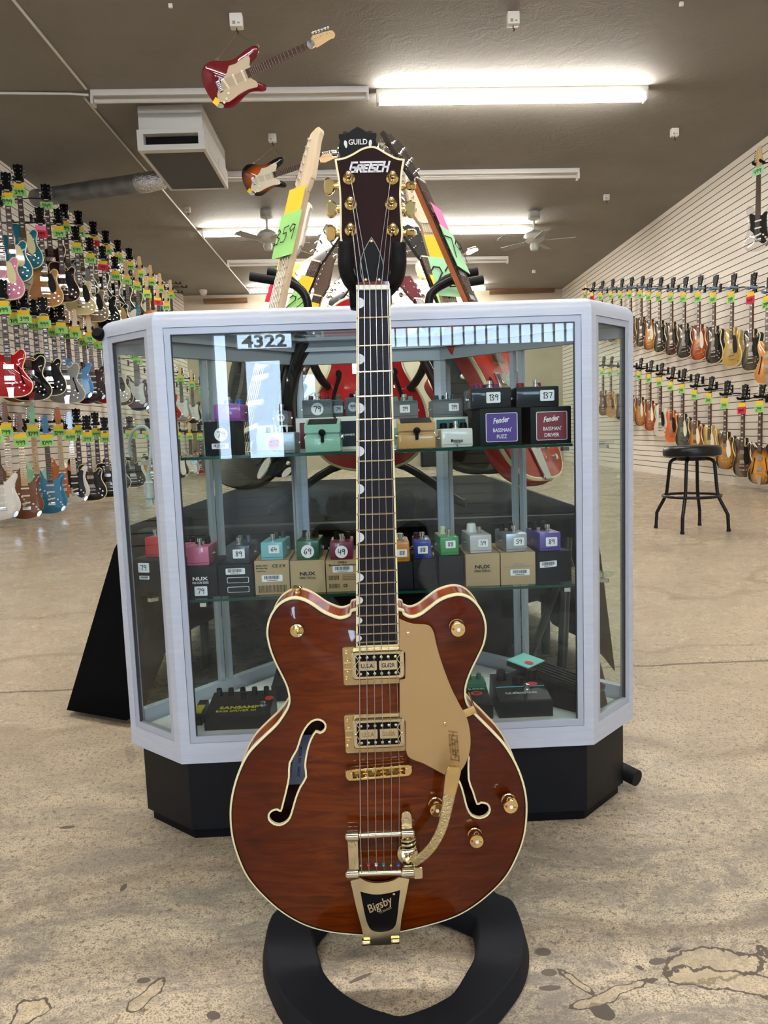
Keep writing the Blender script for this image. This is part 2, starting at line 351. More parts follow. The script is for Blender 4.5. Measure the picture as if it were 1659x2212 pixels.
# ================================================================ the room
struct(MB().add([(XL-.3, YF-.3, 0), (XR+.3, YF-.3, 0), (XR+.3, YB+.3, 0), (XL-.3, YB+.3, 0), (XL-.3, YF-.3, -.1), (XR+.3, YF-.3, -.1), (XR+.3, YB+.3, -.1), (XL-.3, YB+.3, -.1)],
    [(0, 1, 2, 3), (7, 6, 5, 4), (0, 4, 5, 1), (1, 5, 6, 2), (2, 6, 7, 3), (3, 7, 4, 0)]).build('floor', FLOOR, smooth=False))
cl, cr = ceil_z(XL-.3), ceil_z(XR+.3)
struct(MB().add([(XL-.3, YF-.3, cl), (XR+.3, YF-.3, cr), (XR+.3, YB+.3, cr), (XL-.3, YB+.3, cl), (XL-.3, YF-.3, cl+.15), (XR+.3, YF-.3, cr+.15), (XR+.3, YB+.3, cr+.15), (XL-.3, YB+.3, cl+.15)],
    [(0, 1, 2, 3), (7, 6, 5, 4), (0, 4, 5, 1), (1, 5, 6, 2), (2, 6, 7, 3), (3, 7, 4, 0)]).build('ceiling', CEIL, smooth=False))
GROOVE = mat('slat_groove', '#4d4036', .8)
def slatwall(name, X, s, top):
    mb = MB(); mats = []; p = [(X, .0), (X, .03)]; gi = [0]; z = .03
    while z < top:
        z1 = z+.0735; p += [(X, z1), (X-s*.012, z1), (X-s*.012, z1+.0085), (X, z1+.0085)]; gi += [0, 1, 1, 1]; z = z1+.0085
    vs = [(x, y, zz) for x, zz in p for y in (YF, YB)]
    fs = [(2*i, 2*i+1, 2*i+3, 2*i+2) for i in range(len(p)-1)]
    n = len(vs); b = X-s*.15; vs += [(b, YF, 0), (b, YB, 0), (b, YF, p[-1][1]), (b, YB, p[-1][1])]
    fs += [(n, n+1, n+3, n+2)]
    mb.add(vs, fs); o = mb.build(name, SLAT, smooth=False); o.data.materials.append(GROOVE)
    for q in o.data.polygons:
        if q.index < len(p)-1: q.material_index = 1 if gi[min(q.index+0, len(gi)-1)] and abs(p[q.index][0]-X)+abs(p[q.index+1][0]-X) > 1e-4 else 0
    return struct(o)
slatwall('wall_left', XL, 1, 4.0); slatwall('wall_right', XR, -1, 3.95)
PLAST = mat('back_wall_paint', '#b9ad98', .7); n_ = NT(PLAST); n_.l(n_.ramp(n_.noise(n_.obj(), 2, 4), [(.3, '#b0a48f'), (.7, '#beb29e')]), n_.b.inputs['Base Color'])
struct(MB().box((XL-.15, YB, 0), (XR+.15, YB+.15, 4.0)).build('wall_back', PLAST, smooth=False))
DKW = mat('dark_front_wall', '#6f6a64', .7)
# shop front behind the camera: wall with a glazed door, windows and one added fill window
ops = OPS
xs = sorted({XL-.15, XR+.15} | {o[0] for o in ops} | {o[1] for o in ops}); zs = sorted({0, 4.02} | {o[2] for o in ops} | {o[3] for o in ops})
mb = MB()
for i in range(len(xs)-1):
    for j in range(len(zs)-1):
        cx, cz = (xs[i]+xs[i+1])/2, (zs[j]+zs[j+1])/2
        if not any(o[0] < cx < o[1] and o[2] < cz < o[3] for o in ops): mb.box((xs[i], YF-.15, zs[j]), (xs[i+1], YF, zs[j+1]))
struct(mb.build('wall_front', DKW, smooth=False))
def window(name, x0, x1, z0, z1, nb, t=.04):
    f = MB().box((x0, YF-.1, z0), (x1, YF-.02, z0+t)).box((x0, YF-.1, z1-t), (x1, YF-.02, z1)).box((x0, YF-.1, z0+t), (x0+t, YF-.02, z1-t)).box((x1-t, YF-.1, z0+t), (x1, YF-.02, z1-t))
    for k in range(1, nb): x = x0+(x1-x0)*k/nb; f.box((x-t/2.5, YF-.09, z0+t), (x+t/2.5, YF-.03, z1-t))
    o = struct(f.build(name, BLK, smooth=False)); MB().box((x0+t, YF-.064, z0+t), (x1-t, YF-.058, z1-t)).build('pane', PANEG, o, smooth=False); return o
window('window_1', *ops[0], 3, .03); window('window_2', *ops[3], 20, .03); window('window_4', *ops[4], 1, .02); window('fill_window_5', *ops[5], 4, .04)  # the last one is an added high window, there for bluish fill
d = window('door_1', *ops[1], 1, .07); MB().tube([(-1.2, YF+.03, .95), (-1.2, YF+.03, 1.3)], .012).build('door_handle', CHROME, d)
tr = window('window_3', *ops[2], 1, .02)
text('4322', 'street_number', mat('street_number_vinyl', '#15181c', .5), tr, T(-1.4, YF-.055, 2.285), h=.2, w=.7, bold=.03)
BEAMW = wood('beam_wood', '#5c4026', '#74522f', (2, 20, 20))
for i, (a, b) in enumerate((((437, 632), (531, 636)), ((1060, 626), (1200, 633)))):
    p, q = aY(*a, 16.9), aY(*b, 16.9); struct(MB().box((p.x, 16.95, 3.80), (q.x, YB, 3.89)).build('trim_%d' % (i+1), BEAMW, smooth=False))
# ================================================================ on the ceiling
SL = .0147
LIT = mat('lit_fluorescent_tube', '#ffffff', .5, emit=TUBE); UNLIT = mat('unlit_fluorescent_tube', '#c9c6bf', .3)
FIX = mat('fixture_enamel', '#c9c7c2', .45)
def fixture(xc, y, lit, label, L=2.52):
    t = thing('ceiling_light', label, 'light', M=T(xc, y, ceil_z(xc)) @ RY(SL)); tag(t, group='fluorescent strip lights')
    MB().box((-L/2, -.045, -.055), (L/2, .045, 0), .006).build('housing', FIX, t)
    for sx in (-1, 1):
        MB().box((sx*(L/2-.012)-.012, -.05, -.125), (sx*(L/2-.012)+.012, .05, -.055), .003).build('socket', FIX, t)
    for dy in ((-.032, .032) if lit else (-.02,)):
        MB().tube([(-L/2+.03, dy, -.095), (L/2-.03, dy, -.095)], .019, 14).build('tube', LIT if lit else UNLIT, t)
    return t
fixture(-1.14, 7.16, False, 'unlit white strip light on the ceiling above the red hanging guitar, nearest to the camera')
fixture(1.45, 7.22, True, 'brightly lit fluorescent strip light nearest the camera, on the right half of the ceiling')
fixture(-1.16, 9.3, False, 'unlit white strip light on the ceiling in the second row, on the left')
fixture(1.42, 9.36, False, 'unlit white strip light on the ceiling in the second row, on the right')
fixture(-1.15, 11.72, True, 'lit fluorescent strip light in the third row, beside the left ceiling fan')
fixture(1.4, 11.8, True, 'lit fluorescent strip light in the third row, beside the right ceiling fan')
fixture(-1.16, 13.8, False, 'unlit strip light in the fourth row, left half, over the guitar stand')
fixture(1.4, 13.86, False, 'unlit strip light in the fourth row, right half')
fixture(-1.18, 16.3, True, 'farthest lit fluorescent strip light, left half, near the back wall')
fixture(1.4, 16.4, True, 'farthest lit fluorescent strip light, right half, near the back wall')
for y, w_ in ((2.4, 'just overhead'), (-2.0, 'behind the camera'), (-6.4, 'nearest the shop door')): fixture(-1.15, y, y > -5, 'fluorescent strip light %s, left half' % w_); fixture(1.45, y, y > -5, 'fluorescent strip light %s, right half' % w_)
o = MB().tube([(-2.42, y, ceil_z(-2.42)-.012) for y in (4.5, 7.08)], .011, 8).build('ceiling_conduit', FIX); tag(o, 'thin white conduit on the ceiling running toward the unlit near strip light', 'conduit')
o = MB().tube([(-2.5, 7.25, ceil_z(-2.4)-.012), (-2.5, 16.9, ceil_z(-2.4)-.012)], .011, 8).build('ceiling_conduit', FIX); tag(o, 'thin white conduit on the ceiling running from the near strip light to the back', 'conduit')
o = MB().tube([(-2.43, 7.16, ceil_z(-2.4)-.03), (-2.6, 7.16, ceil_z(-2.4)-.014), (-4.02, 7.1, ceil_z(-4.)-.014)], .011, 8).build('ceiling_conduit', FIX); tag(o, 'thin white conduit on the ceiling crossing to the left wall', 'conduit')
# heater / fan unit
t = thing('air_conditioner', 'white boxy air handling unit hanging from the ceiling with dark filter underneath', 'air conditioner', (-1.775, 8.03, 3.55))
h = ceil_z(-1.775)-3.55
UNW = mat('unit_enamel', '#c6c6c4', .5); DARKG = mat('dark_grille', '#3a3b40', .6)
MB().box((-.305, -.58, .19), (.305, .58, h), .01).build('upper_casing', UNW, t)
mb = MB()
for a, b in (((-.32, -.6, 0), (.32, -.52, .05)), ((-.32, -.6, .15), (.32, -.52, .19)), ((-.32, -.6, .05), (-.26, -.52, .15)), ((.26, -.6, .05), (.32, -.52, .15))): mb.box(a, b)
mb.box((-.32, -.52, .0), (-.29, .58, .19)).box((.29, -.52, 0), (.32, .58, .19)).box((-.29, .55, 0), (.29, .58, .19)).box((-.29, -.52, .17), (.29, .55, .19))
mb.box((.32, -.45, .05), (.326, -.05, .14)).box((.32, .05, .05), (.326, .45, .14)); mb.build('lower_casing', UNW, t, smooth=False)
MB().box((-.29, -.5, .008), (.29, .55, .016)).build('filter_panel', DARKG, t)
MB().box((-.26, -.5, .05), (.26, -.49, .15)).build('outlet_opening', BLK, t)
fo = MB(); fo.lathe([(.0, -.02), (.05, -.018), (.09, 0), (.09, .05), (.03, .06)], 18, T(.02, -.44, .06) @ Matrix.Diagonal((1.1, .5, 1, 1))); 
FOIL = mat('crumpled_foil', '#cfcfd2', .25, 1); nf_ = NT(FOIL); nf_.bump(nf_.noise(nf_.obj(), 45, 4), 1, .02); fo.build('foil_duct_end', FOIL, t)
GALV = mat('galvanised_steel', '#8b8d90', .38, .85); ng = NT(GALV); ng.l(ng.ramp(ng.noise(ng.obj(), 6, 4), [(.3, '#77797c'), (.7, '#9a9c9f')]), ng.b.inputs['Base Color'])
a, b = Vector((-3.88, 9.32, 3.74)), Vector((-2.25, 8.33, 3.56)); dct = thing('air_duct', 'round galvanised steel duct running from the left wall to the ceiling unit', 'duct', b)
MB().tube([a-b, (0, 0, 0)], .1, 28).build('pipe', GALV, dct); MB().tube([(-.12, .07, .012), (0, 0, 0), (.16, 0, .02)], [.104, .104, .09], 24).build('taped_elbow', FOIL, dct)
# small white boxes the ceiling guitars hang from
HK = [(510, 32, .095), (1108, 28, .09), (588, 290, .08), (1457, 278, .08), (1310, 420, .075), (405, 447, .07), (1105, 488, .06), (1153, 583, .06), (368, 8, .03), (1472, 4, .03)]
HL = ['white ceiling hook box holding the red hanging guitar', 'white ceiling hook box with nothing on it, top centre right', 'white ceiling hook box holding the sunburst hanging guitar',
      'white ceiling hook box right of the lit near strip light', 'small white ceiling hook box further back on the right', 'small white ceiling hook box left of the left fan',
      'small white ceiling hook box behind the right hand guitar rack', 'tiny white ceiling hook box far back near the right fan', 'tiny white ceiling eyelet at the top left', 'tiny white ceiling eyelet at the top right corner']
hooks = []
for (x, y, s), lb in zip(HK, HL):
    p = aZ(x, y, ceil_z(aZ(x, y, 3.93).x)); t = thing('ceiling_hook', lb, 'hook', (p.x, p.y, p.z), group='white hook boxes on the ceiling'); hooks.append(p)
    MB().box((-s/2, -s/3, -s), (s/2, s/3, 0), .006).build('hook_box', WHITEM, t)
    if s > .05: MB().box((-s*.28, -s*.34, -s*.85), (-s*.05, -s*.33, -s*.6)).box((s*.1, -s*.34, -s*.8), (s*.3, -s*.33, -s*.7)).build('slot', mat('slot_grey', '#8a8a88'), t); MB().tube([(0, 0, -s), (0, 0, -s-.02), (.012, 0, -s-.03), (0, 0, -s-.04)], .004, 8).build('hook', BLK, t)
FANW = mat('fan_enamel', '#b5b5ae', .45); BLADE = mat('fan_blade', '#8f9391', .5)
for px, py, sp, lb in ((575, 458, .3, 'white ceiling fan with pale blades on the left, beside the lit third row light'), (1153, 452, 1.0, 'white ceiling fan with pale blades on the right, beside the lit third row light')):
    p = aZ(px, py, 3.93); p.z = ceil_z(p.x); t = thing('ceiling_fan', lb, 'fan', p*1.0); tag(t, group='ceiling fans')
    MB().lathe([(.03, -.13), (.085, -.11), (.09, -.02), (.08, 0)], 24).build('canopy', FANW, t); MB().tube([(0, 0, -.12), (0, 0, -.28)], .014).build('rod', FANW, t)
    MB().lathe([(.05, -.45), (.1, -.44), (.15, -.4), (.15, -.34), (.11, -.3), (.04, -.27)], 28).build('motor_housing', FANW, t)
    MB().lathe([(.0, -.56), (.05, -.55), (.065, -.5), (.05, -.45)], 20).build('light_kit', FANW, t)
    for k in range(5):
        an = sp+k*math.tau/5; M = RZ(an) @ T(0, 0, -.42) @ RX(.2)
        MB().plate([(.15, -.03), (.22, -.06), (.58, -.065), (.6, 0), (.58, .065), (.22, .06), (.15, .03)], -.004, .004, 0, M @ RX(math.radians(-90))).build('blade', BLADE, t)
# dome camera on the back of the room
p = aZ(440, 640, 3.86); t = thing('security_camera', 'small white dome security camera at the far left end of the ceiling', 'camera', (p.x, p.y, ceil_z(p.x))); MB().lathe([(.0, -.12), (.06, -.1), (.08, -.05), (.08, 0)], 20).build('dome', WHITEM, t)
# amplifiers along the back wall
GRILL = mat('amp_grille_cloth', '#2c2c30', .8); TOLEX = mat('black_tolex', '#121214', .6)
for i, (x, w, h, z) in enumerate(((-2.9, .7, .75, 0), (-2.9, .66, .28, .75), (-1.95, .62, .5, 0), (-1.95, .6, .5, .5), (1.5, .7, .7, 0), (2.4, .62, .5, 0))):
    t = thing('guitar_amplifier', ('wide black speaker cabinet on the floor at the back left', 'low black amplifier head on top of the wide cabinet', 'black combo amplifier on the floor, left of centre', 'black combo amplifier stacked on another at the back', 'large black amplifier on the floor at the back right', 'smaller black amplifier at the far back right')[i], 'amplifier', (x, 16.6, z), group='amplifiers along the back wall')
    MB().box((-w/2, -.15, 0), (w/2, .15, h), .012).build('cabinet', TOLEX, t); MB().box((-w/2+.04, -.156, .04), (w/2-.04, -.15, h*.72)).build('grille', GRILL, t); MB().box((-w/2+.04, -.158, h*.8), (w/2-.04, -.15, h*.92)).build('control_panel', ALU, t)
# ================================================================ stool
t = thing('bar_stool', 'black round seat bar stool with bent tubular legs standing by the right wall', 'stool', (2.365, 5.4, 0))
BLT = mat('black_tube_enamel', '#141516', .3); VIN = mat('black_vinyl', '#18181b', .32)
MB().lathe([(.0, .545), (.18, .545), (.2, .553), (.203, .575), (.2, .605), (.185, .62), (.1, .626), (0, .627)], 40).build('seat', VIN, t, ang=60)
MB().lathe([(.0, .515), (.1, .515), (.11, .53), (.11, .545), (0, .545)], 24).build('swivel_plate', BLT, t)
for k in range(4):
    an = math.radians(45+90*k+8); c_, s_ = math.cos(an), math.sin(an)
    pts = smooth([(.07*c_, .07*s_, .525), (.12*c_, .12*s_, .525), (.15*c_, .15*s_, .505), (.158*c_, .158*s_, .47), (.175*c_, .175*s_, .3), (.19*c_, .19*s_, .24), (.245*c_, .245*s_, .13), (.25*c_, .25*s_, .1), (.256*c_, .256*s_, .0)], 3, False)
    pts[-1] = (pts[-1][0], pts[-1][1], .012); g = MB().tube(pts, .0125, 12).build('leg', BLT, t); MB().lathe([(.014, 0), (.015, .014), (.0135, .02)], 12, T(.256*c_, .256*s_, 0)).build('foot_cap', RUB, g)
MB().tube([(.2*math.cos(a), .2*math.sin(a), .255) for a in [math.tau*i/40 for i in range(40)]], .0105, 10, closed=True).build('foot_ring', BLT, t)
# ================================================================ the display case
FLc, FRc, SRc, BRc, BLc, SLc = [Vector(p) for p in ((-.39, 1.398), (.424, 1.405), (.548, 1.532), (.195, 1.905), (-.185, 1.91), (-.522, 1.51))]
CP = [FLc, FRc, SRc, BRc, BLc, SLc]           # ccw from above
def miter(P, i):
    a = (P[i]-P[i-1]).normalized(); b = (P[(i+1) % len(P)]-P[i]).normalized(); na, nb = Vector((-a.y, a.x)), Vector((-b.y, b.x)); m_ = (na+nb); return m_/(1+na.dot(nb))
MI = [miter(CP, i) for i in range(6)]
def inset(d): return [p+m_*d for p, m_ in zip(CP, MI)]
case = thing('display_case', 'silver framed glass display case on a black plinth, full of effect pedals', 'display case', (0.01, 1.6, 0)); CM = T(-.01, -1.6, 0)
def rail(prof, i, name, m, smoothit=True):
    j = (i+1) % 6; vs = [(P.x+Mi.x*d, P.y+Mi.y*d, z) for P, Mi in ((CP[i], MI[i]), (CP[j], MI[j])) for d, z in prof]; k = len(prof)
    fs = [(a, (a+1) % k, (a+1) % k+k, a+k) for a in range(k)]+[tuple(range(k))[::-1], tuple(range(k, 2*k))]
    return MB().add(vs, fs, CM).build(name, m, case, ang=40)
SCUFF = mat('scuffed_silver', '#c0c5ce', .42, .1); nsc = NT(SCUFF); nsc.l(nsc.ramp(nsc.noise(nsc.mapv(nsc.obj(), (3, 3, 40)), 4, 5, .7), [(.35, '#b4bccc'), (.65, '#bdc5d3')]), nsc.b.inputs['Base Color'])
topprof = [(0, 1.0055)]+[(.022-.022*math.cos(a), 1.016+.022*math.sin(a)) for a in [math.radians(x) for x in (0, 18, 36, 54, 72, 90)]]+[(.05, 1.038), (.05, 1.03), (.03, 1.026), (.03, 1.0055)]
for i in range(6): rail(topprof, i, 'top_rail', SCUFF)
for i in range(6): rail([(0, .168), (0, .2085), (.028, .2085), (.028, .168)], i, 'bottom_rail', SCUFF)
for i in (0, 1, 5):
    for z0, z1 in ((.993, 1.005), (.209, .222)): rail([(.002, z0), (.002, z1), (.011, z1), (.011, z0)] if z0 > .5 else [(.002, z0), (.002, z1), (.011, z1), (.011, z0)], i, 'glazing_bead', ALU)
for i in (2, 3, 4):
    for z0, z1 in ((.975, 1.005), (.209, .24)): rail([(.004, z0), (.004, z1), (.022, z1), (.022, z0)], i, 'sliding_door_track', ALU)
def along(i, s0, s1, d0, d1, z0, z1, name, m, par=None, e=0):
    a, b = CP[i], CP[(i+1) % 6]; L = (b-a).length; u = (b-a)/L; nn = Vector((-u.y, u.x))
    if s1 < 0 or (s1 == 0): s1 = L+s1
    if s0 < 0: s0 = L+s0
    q = [a+u*s0+nn*d0, a+u*s1+nn*d0, a+u*s1+nn*d1, a+u*s0+nn*d1]
    return MB().add([(p.x, p.y, z) for z in (z0, z1) for p in q], [(3, 2, 1, 0), (4, 5, 6, 7), (0, 1, 5, 4), (1, 2, 6, 5), (2, 3, 7, 6), (3, 0, 4, 7)], CM).build(name, m, par or case, smooth=False)
for i in range(6):       # corner posts
    P = CP[i]; a = (CP[i-1]-P).normalized(); b = (CP[(i+1) % 6]-P).normalized(); w = .019 if i not in (3, 4) else .024; I = P+MI[i]*.02
    na, nb = Vector((a.y, -a.x)), Vector((-b.y, b.x))
    q = [P, P+b*w, P+b*w+nb*.018, I, P+a*w+na*.018, P+a*w]
    MB().add([(p.x, p.y, z) for z in (.2085, 1.0055) for p in q], [tuple(range(6))[::-1], tuple(range(6, 12))]+[(k, (k+1) % 6, (k+1) % 6+6, k+6) for k in range(6)], CM).build('corner_post', SCUFF, case, smooth=False)
for i in (0, 1, 5):      # side beads and glass
    for s0, s1 in ((.0195, .031), (-.031, -.0195)): along(i, s0, s1, .002, .011, .222, .993, 'glazing_bead', ALU)
    along(i, .031, -.031, .0045, .0085, .222, .993, 'glass_pane', GLASS)
    for s0, s1 in ((.031, .0322), (-.0322, -.031)): along(i, s0, s1, .003, .010, .222, .993, 'gasket', ALUD)
    along(i, .031, -.031, .003, .010, .9915, .993, 'gasket', ALUD)
for i in (2, 4):         # sliding glass at the back, left and right
    along(i, .024, .3, .006, .010, .24, .975, 'sliding_glass', GLASS); along(i, .26, -.024, .014, .018, .24, .975, 'sliding_glass', GLASS)
    for s0 in (.262, .285): along(i, s0, s0+.01, .005, .019, .24, .975, 'sliding_door_stile', ALU)
along(3, .024, -.024, .006, .010, .24, .975, 'glass_pane', GLASS)
def deckplate(d, z0, z1, name, m, dfront=None):
    P = [CP[i]+MI[i]*d for i in range(6)]
    return MB().add([(p.x, p.y, z) for z in (z0, z1) for p in P], [tuple(range(6))[::-1], tuple(range(6, 12))]+[(k, (k+1) % 6, (k+1) % 6+6, k+6) for k in range(6)], CM).build(name, m, case, smooth=False)
deckplate(.03, .2, .212, 'deck', mat('white_deck', '#c9cccf', .55)); deckplate(.03, 1.0265, 1.0325, 'top_glass', GLASS)
Z1, Z2, Z0 = .766, .489, .212
deckplate(.028, Z1-.006, Z1, 'glass_shelf', SHELFG); deckplate(.028, Z2-.006, Z2, 'glass_shelf', SHELFG)
GREEN_E = mat('green_glass_edge', '#123d34', .15)
for z in (Z1, Z2):
    along(0, .03, -.03, .0268, .028, z-.0055, z-.0005, 'shelf_edge', GREEN_E)
    for i, s in ((0, .05), (0, -.05), (1, .1), (5, .06), (2, .2), (4, .2)): along(i, s, s+.012 if s > 0 else s+.012, .022, .04, z-.014, z-.0065, 'shelf_bracket', CHROME)
P = inset(.016); P[0] = Vector((-.383, 1.416)); P[1] = Vector((.415, 1.423))
MB().add([(p.x, p.y, z) for z in (.022, .168) for p in P], [tuple(range(6))[::-1], tuple(range(6, 12))]+[(k, (k+1) % 6, (k+1) % 6+6, k+6) for k in range(6)], CM).build('plinth', BLACKLAM, case, smooth=False)
P = [p+miter(P, i)*.008 for i, p in enumerate(P)]
MB().add([(p.x, p.y, z) for z in (0, .022) for p in P], [tuple(range(6))[::-1], tuple(range(6, 12))]+[(k, (k+1) % 6, (k+1) % 6+6, k+6) for k in range(6)], CM).build('plinth_foot', BLK, case, smooth=False)
MB().lathe([(.011, 0), (.013, .012), (.009, .018)], 16, CM @ T(SLc.x-.004, SLc.y+.004, 1.01) @ RX(1.2)).build('rail_end_cap', BLK, case)
# plastic price sleeve hanging off the left corner
p = aY(279, 1615, 1.5); o = MB().plate([(-.011, 0), (.009, .004), (.014, -.026), (-.002, -.036)], -.0008, .0008, 0, T(p.x, p.y, p.z)).build('plastic_sleeve', TRANSP); tag(o, 'small clear plastic sleeve hanging from the left bottom corner of the display case', 'sleeve')
# ================================================================ what is in the case
def rct(x0, y0, x1, y1, Y):
    a, b = aY(x0, (y0+y1)/2, Y), aY(x1, (y0+y1)/2, Y); t_, bo = aY((x0+x1)/2, y0, Y), aY((x0+x1)/2, y1, Y); return (a.x+b.x)/2, abs(b.x-a.x), t_.z-bo.z, bo.z
def sticker(par, kind, s, x, z, h, y=-.0004):
    if kind in 'rR': sh = circ(0, 0, h/2, 24); m = PAPERW if kind == 'r' else REDST; nm = 'round_price_sticker' if kind == 'r' else 'red_price_sticker'; nh = h*.42
    else: sh = rrect(-h*.66, -h/2, h*.66, h/2, h*.1); m = PAPERW; nm = 'price_sticker'; nh = h*.52
    st = MB().plate(sh, y-.0003, y, 0, T(x, 0, z)).build(nm, m, par, smooth=False)
    if s: handnum(s, nh, T(x, y-.0004, z), INK, st, pen=.13)
def barcode(mb_w, mb_b, x, z, w, h, y=-.0004):
    mb_w.plate(rrect(x-w/2, z-h/2, x+w/2, z+h/2, h*.12, 2), y-.0003, y)
    rnd = random.Random(int(x*9999)+7); q = x-w*.38
    while q < x+w*.36: ww = rnd.choice((.6, 1, 1.6))*w*.018; mb_b.box((q, y-.0006, z-h*.15), (q+ww, y-.0003, z+h*.38)); q += ww+rnd.choice((.6, 1, 1.3))*w*.018
    mb_b.box((x-w*.25, y-.0006, z-h*.35), (x+w*.25, y-.0003, z-h*.27))
def carton(name, r, Y, dep, m, zs, label, rz=0, group=None, panel=None, price=None, code=None, lines=(), ink=None, cat='box'):
    x, w, h, z = rct(*r, Y); t = thing('cardboard_box', label, cat, (x, Y, zs), rz, group or 'pedal boxes in the display case')
    MB().box((-w/2, 0, 0), (w/2, dep, h), .0012).build('carton', m, t)
    MB().box((-w/2+.001, .006, h-.0002), (w/2-.001, .0066, h+.0003)).build('lid_seam', BLK, t, smooth=False)
    if panel:
        pm, (a, b, c_, d_) = panel; MB().plate(rrect(-w/2+w*a, h*b, -w/2+w*c_, h*d_, .002), -.0006, -.0001).build('printed_panel', pm, t, smooth=False)
    if code: mw, mk = MB(), MB(); barcode(mw, mk, -w/2+w*code[0], h*code[1], w*code[2], w*code[2]*.32); s_ = mw.build('barcode_label', PAPERW, t, smooth=False); mk.build('barcode', INK, s_, smooth=False)
    if price: sticker(t, price[0], price[1], -w/2+w*price[2], h*price[3], price[4], -.0008)
    for (s, lx, lz, lh, lm, sh, lw) in lines: text(s, 'lettering', lm, t, T(-w/2+w*lx, -.0009, h*lz), h=h*lh, w=w*lw if lw else None, shear=sh, ext=.0002, bold=.01)
    return t, w, h
def knob(par, x, y, z, r, h, m, name='control_knob'):
    return MB().lathe([(r*1.05, 0), (r*.98, h*.3), (r*.85, h*.95), (r*.6, h), (0, h)], 14, T(x, y, z)).build(name, m, par)
def pedal(r, Y, dep, m, zs, label, knobs=(), kc=None, price=None, rz=0, sw=True, jack=True, group=None, hz=None, swx=0, sh=None, kr=.0055, kh=.012, bev=.0035):
    x, w, h, z = rct(*r, Y); h = hz or h; t = thing('effect_pedal', label, 'pedal', (x, Y, zs), rz, group or 'effect pedals in the display case')
    MB().box((-w/2, 0, 0), (w/2, dep, h), bev).build('enclosure', m, t)
    MB().box((-w/2+.0015, -.0003, h*.14), (w/2-.0015, .0004, h*.155)).build('base_seam', BLK, t, smooth=False)
    if sw:
        s_ = MB().lathe([(.0065, 0), (.0065, .0025), (.004, .003), (.004, .007), (.0055, .008), (.0055, .0145), (0, .015)], 14, T(swx, .018, h-.0005)).build('foot_switch', CHROME, t)
    for kx, ky in knobs: knob(t, kx*w/2, dep*ky, h-.0005, kr, kh, kc or BLK)
    if jack:
        for sx in (-1, 1): MB().lathe([(.0045, 0), (.0045, .003), (.0028, .003), (.0028, .006)], 10, T(sx*(w/2-.0006), dep*.45, h*.5) @ RY(sx*math.pi/2)).build('jack', CHROME, t)
    if price: sticker(t, price[0], price[1], price[2]*w, h*price[3], price[4], -.0006)
    return t, w, h
def col(c, rough=.35, metal=0): return paint('pedal_'+c[1:], c, None, .4, rough, metal)
HAM = mat('hammertone_grey', '#767a7e', .3, .6); nh_ = NT(HAM); nh_.bump(nh_.noise(nh_.obj(), 260, 3, .6, 1.5), .9, .002)
SILV = mat('cast_silver', '#a2a6ad', .32, .7); ns_ = NT(SILV); ns_.bump(ns_.noise(ns_.obj(), 60, 3), .3, .002)
BOXB = mat('black_carton', '#101216', .55); BOXW = mat('white_carton', '#d9d7d1', .5); KRAFT = mat('kraft_carton', '#b09672', .75); BOXD = mat('charcoal_carton', '#17191e', .6)
K4 = ((-.5, .7), (.5, .7), (-.1, .5)); LW = mat('white_print', '#e8e8ec', .5); LK = mat('black_print', '#1c1a18', .6); LG = mat('grey_print', '#9aa0a8', .5)
# ---- top shelf
t, w, h = carton('b', (442, 916, 508, 990), 1.452, .11, BOXB, Z1, 'black cardboard box with round sticker at the left end of the top shelf', price=('r', '79', .55, .62, .026), code=(.5, .28, .55))
pedal((462, 878, 520, 0+916), 1.475, .1, col('#8a3f96'), Z1+h, 'purple pedal with blue knobs on the black box, top shelf far left', K4, mat('blue_knob', '#1f55b5', .3))
pedal((554, 941, 638, 987), 1.44, .105, SILV, Z1, 'bare silver pedal with a red 150 sticker at the front of the top shelf', ((-.6, .65), (-.2, .72), (.2, .72), (.6, .65)), BLK, ('R', '150', -.05, .5, .023))
t, w, h = carton('b', (555, 907, 622, 966), 1.57, .1, BOXW, Z1, 'white cardboard box behind the silver pedal on the top shelf')
pedal((590, 877, 622, 908), 1.575, .08, HAM, Z1+h, 'small hammered grey pedal on the white box behind the silver pedal', ((-.4, .6), (.4, .6)), BLK, ('r', '99', 0, .5, .016))
t, w, h = carton('b', (640, 907, 722, 979), 1.56, .11, BOXW, Z1, 'white cardboard box with a maroon panel behind the pale green pedal', panel=(mat('maroon_panel', '#6c1630', .5), (.1, .08, .9, .86)))
pedal((653, 866, 718, 905), 1.565, .1, HAM, Z1+h, 'hammered grey pedal with round 79 sticker left of the guitar neck, top shelf', ((-.55, .7), (.55, .7), (0, .75)), mat('dark_red_knob', '#7e1f2c', .3), ('r', '79', 0, .48, .026))
t, w, h = carton('b', (727, 905, 735+60, 977), 1.58, .1, BOXW, Z1, 'white box with a dark panel and partly hidden lettering behind the guitar neck', panel=(mat('navy_panel', '#1d2430', .5), (.12, .1, .95, .86)), lines=(('HAMMER', .34, .45, .06, LW, 0, .5),))
pedal((719, 866, 742, 903), 1.6, .09, HAM, Z1+h, 'narrow grey pedal with green knobs between two grey pedals, top shelf', ((0, .3),), mat('olive_knob', '#4d6b2c', .3), ('q', '79', 0, .45, .015), sw=False)
pedal((746, 862, 800, 903), 1.6, .09, HAM, Z1+h, 'grey pedal half hidden by the guitar neck on the top shelf', ((.5, .6), (-.5, .6)), BLK, ('r', '99', -.2, .5, .02))
t, w, h = carton('b', (846, 902, 925, 965), 1.56, .11, BOXW, Z1, 'white cardboard box behind the tan pedal right of the guitar neck', panel=(mat('mint_panel', '#6fb48d', .5), (.05, .1, .95, .7)))
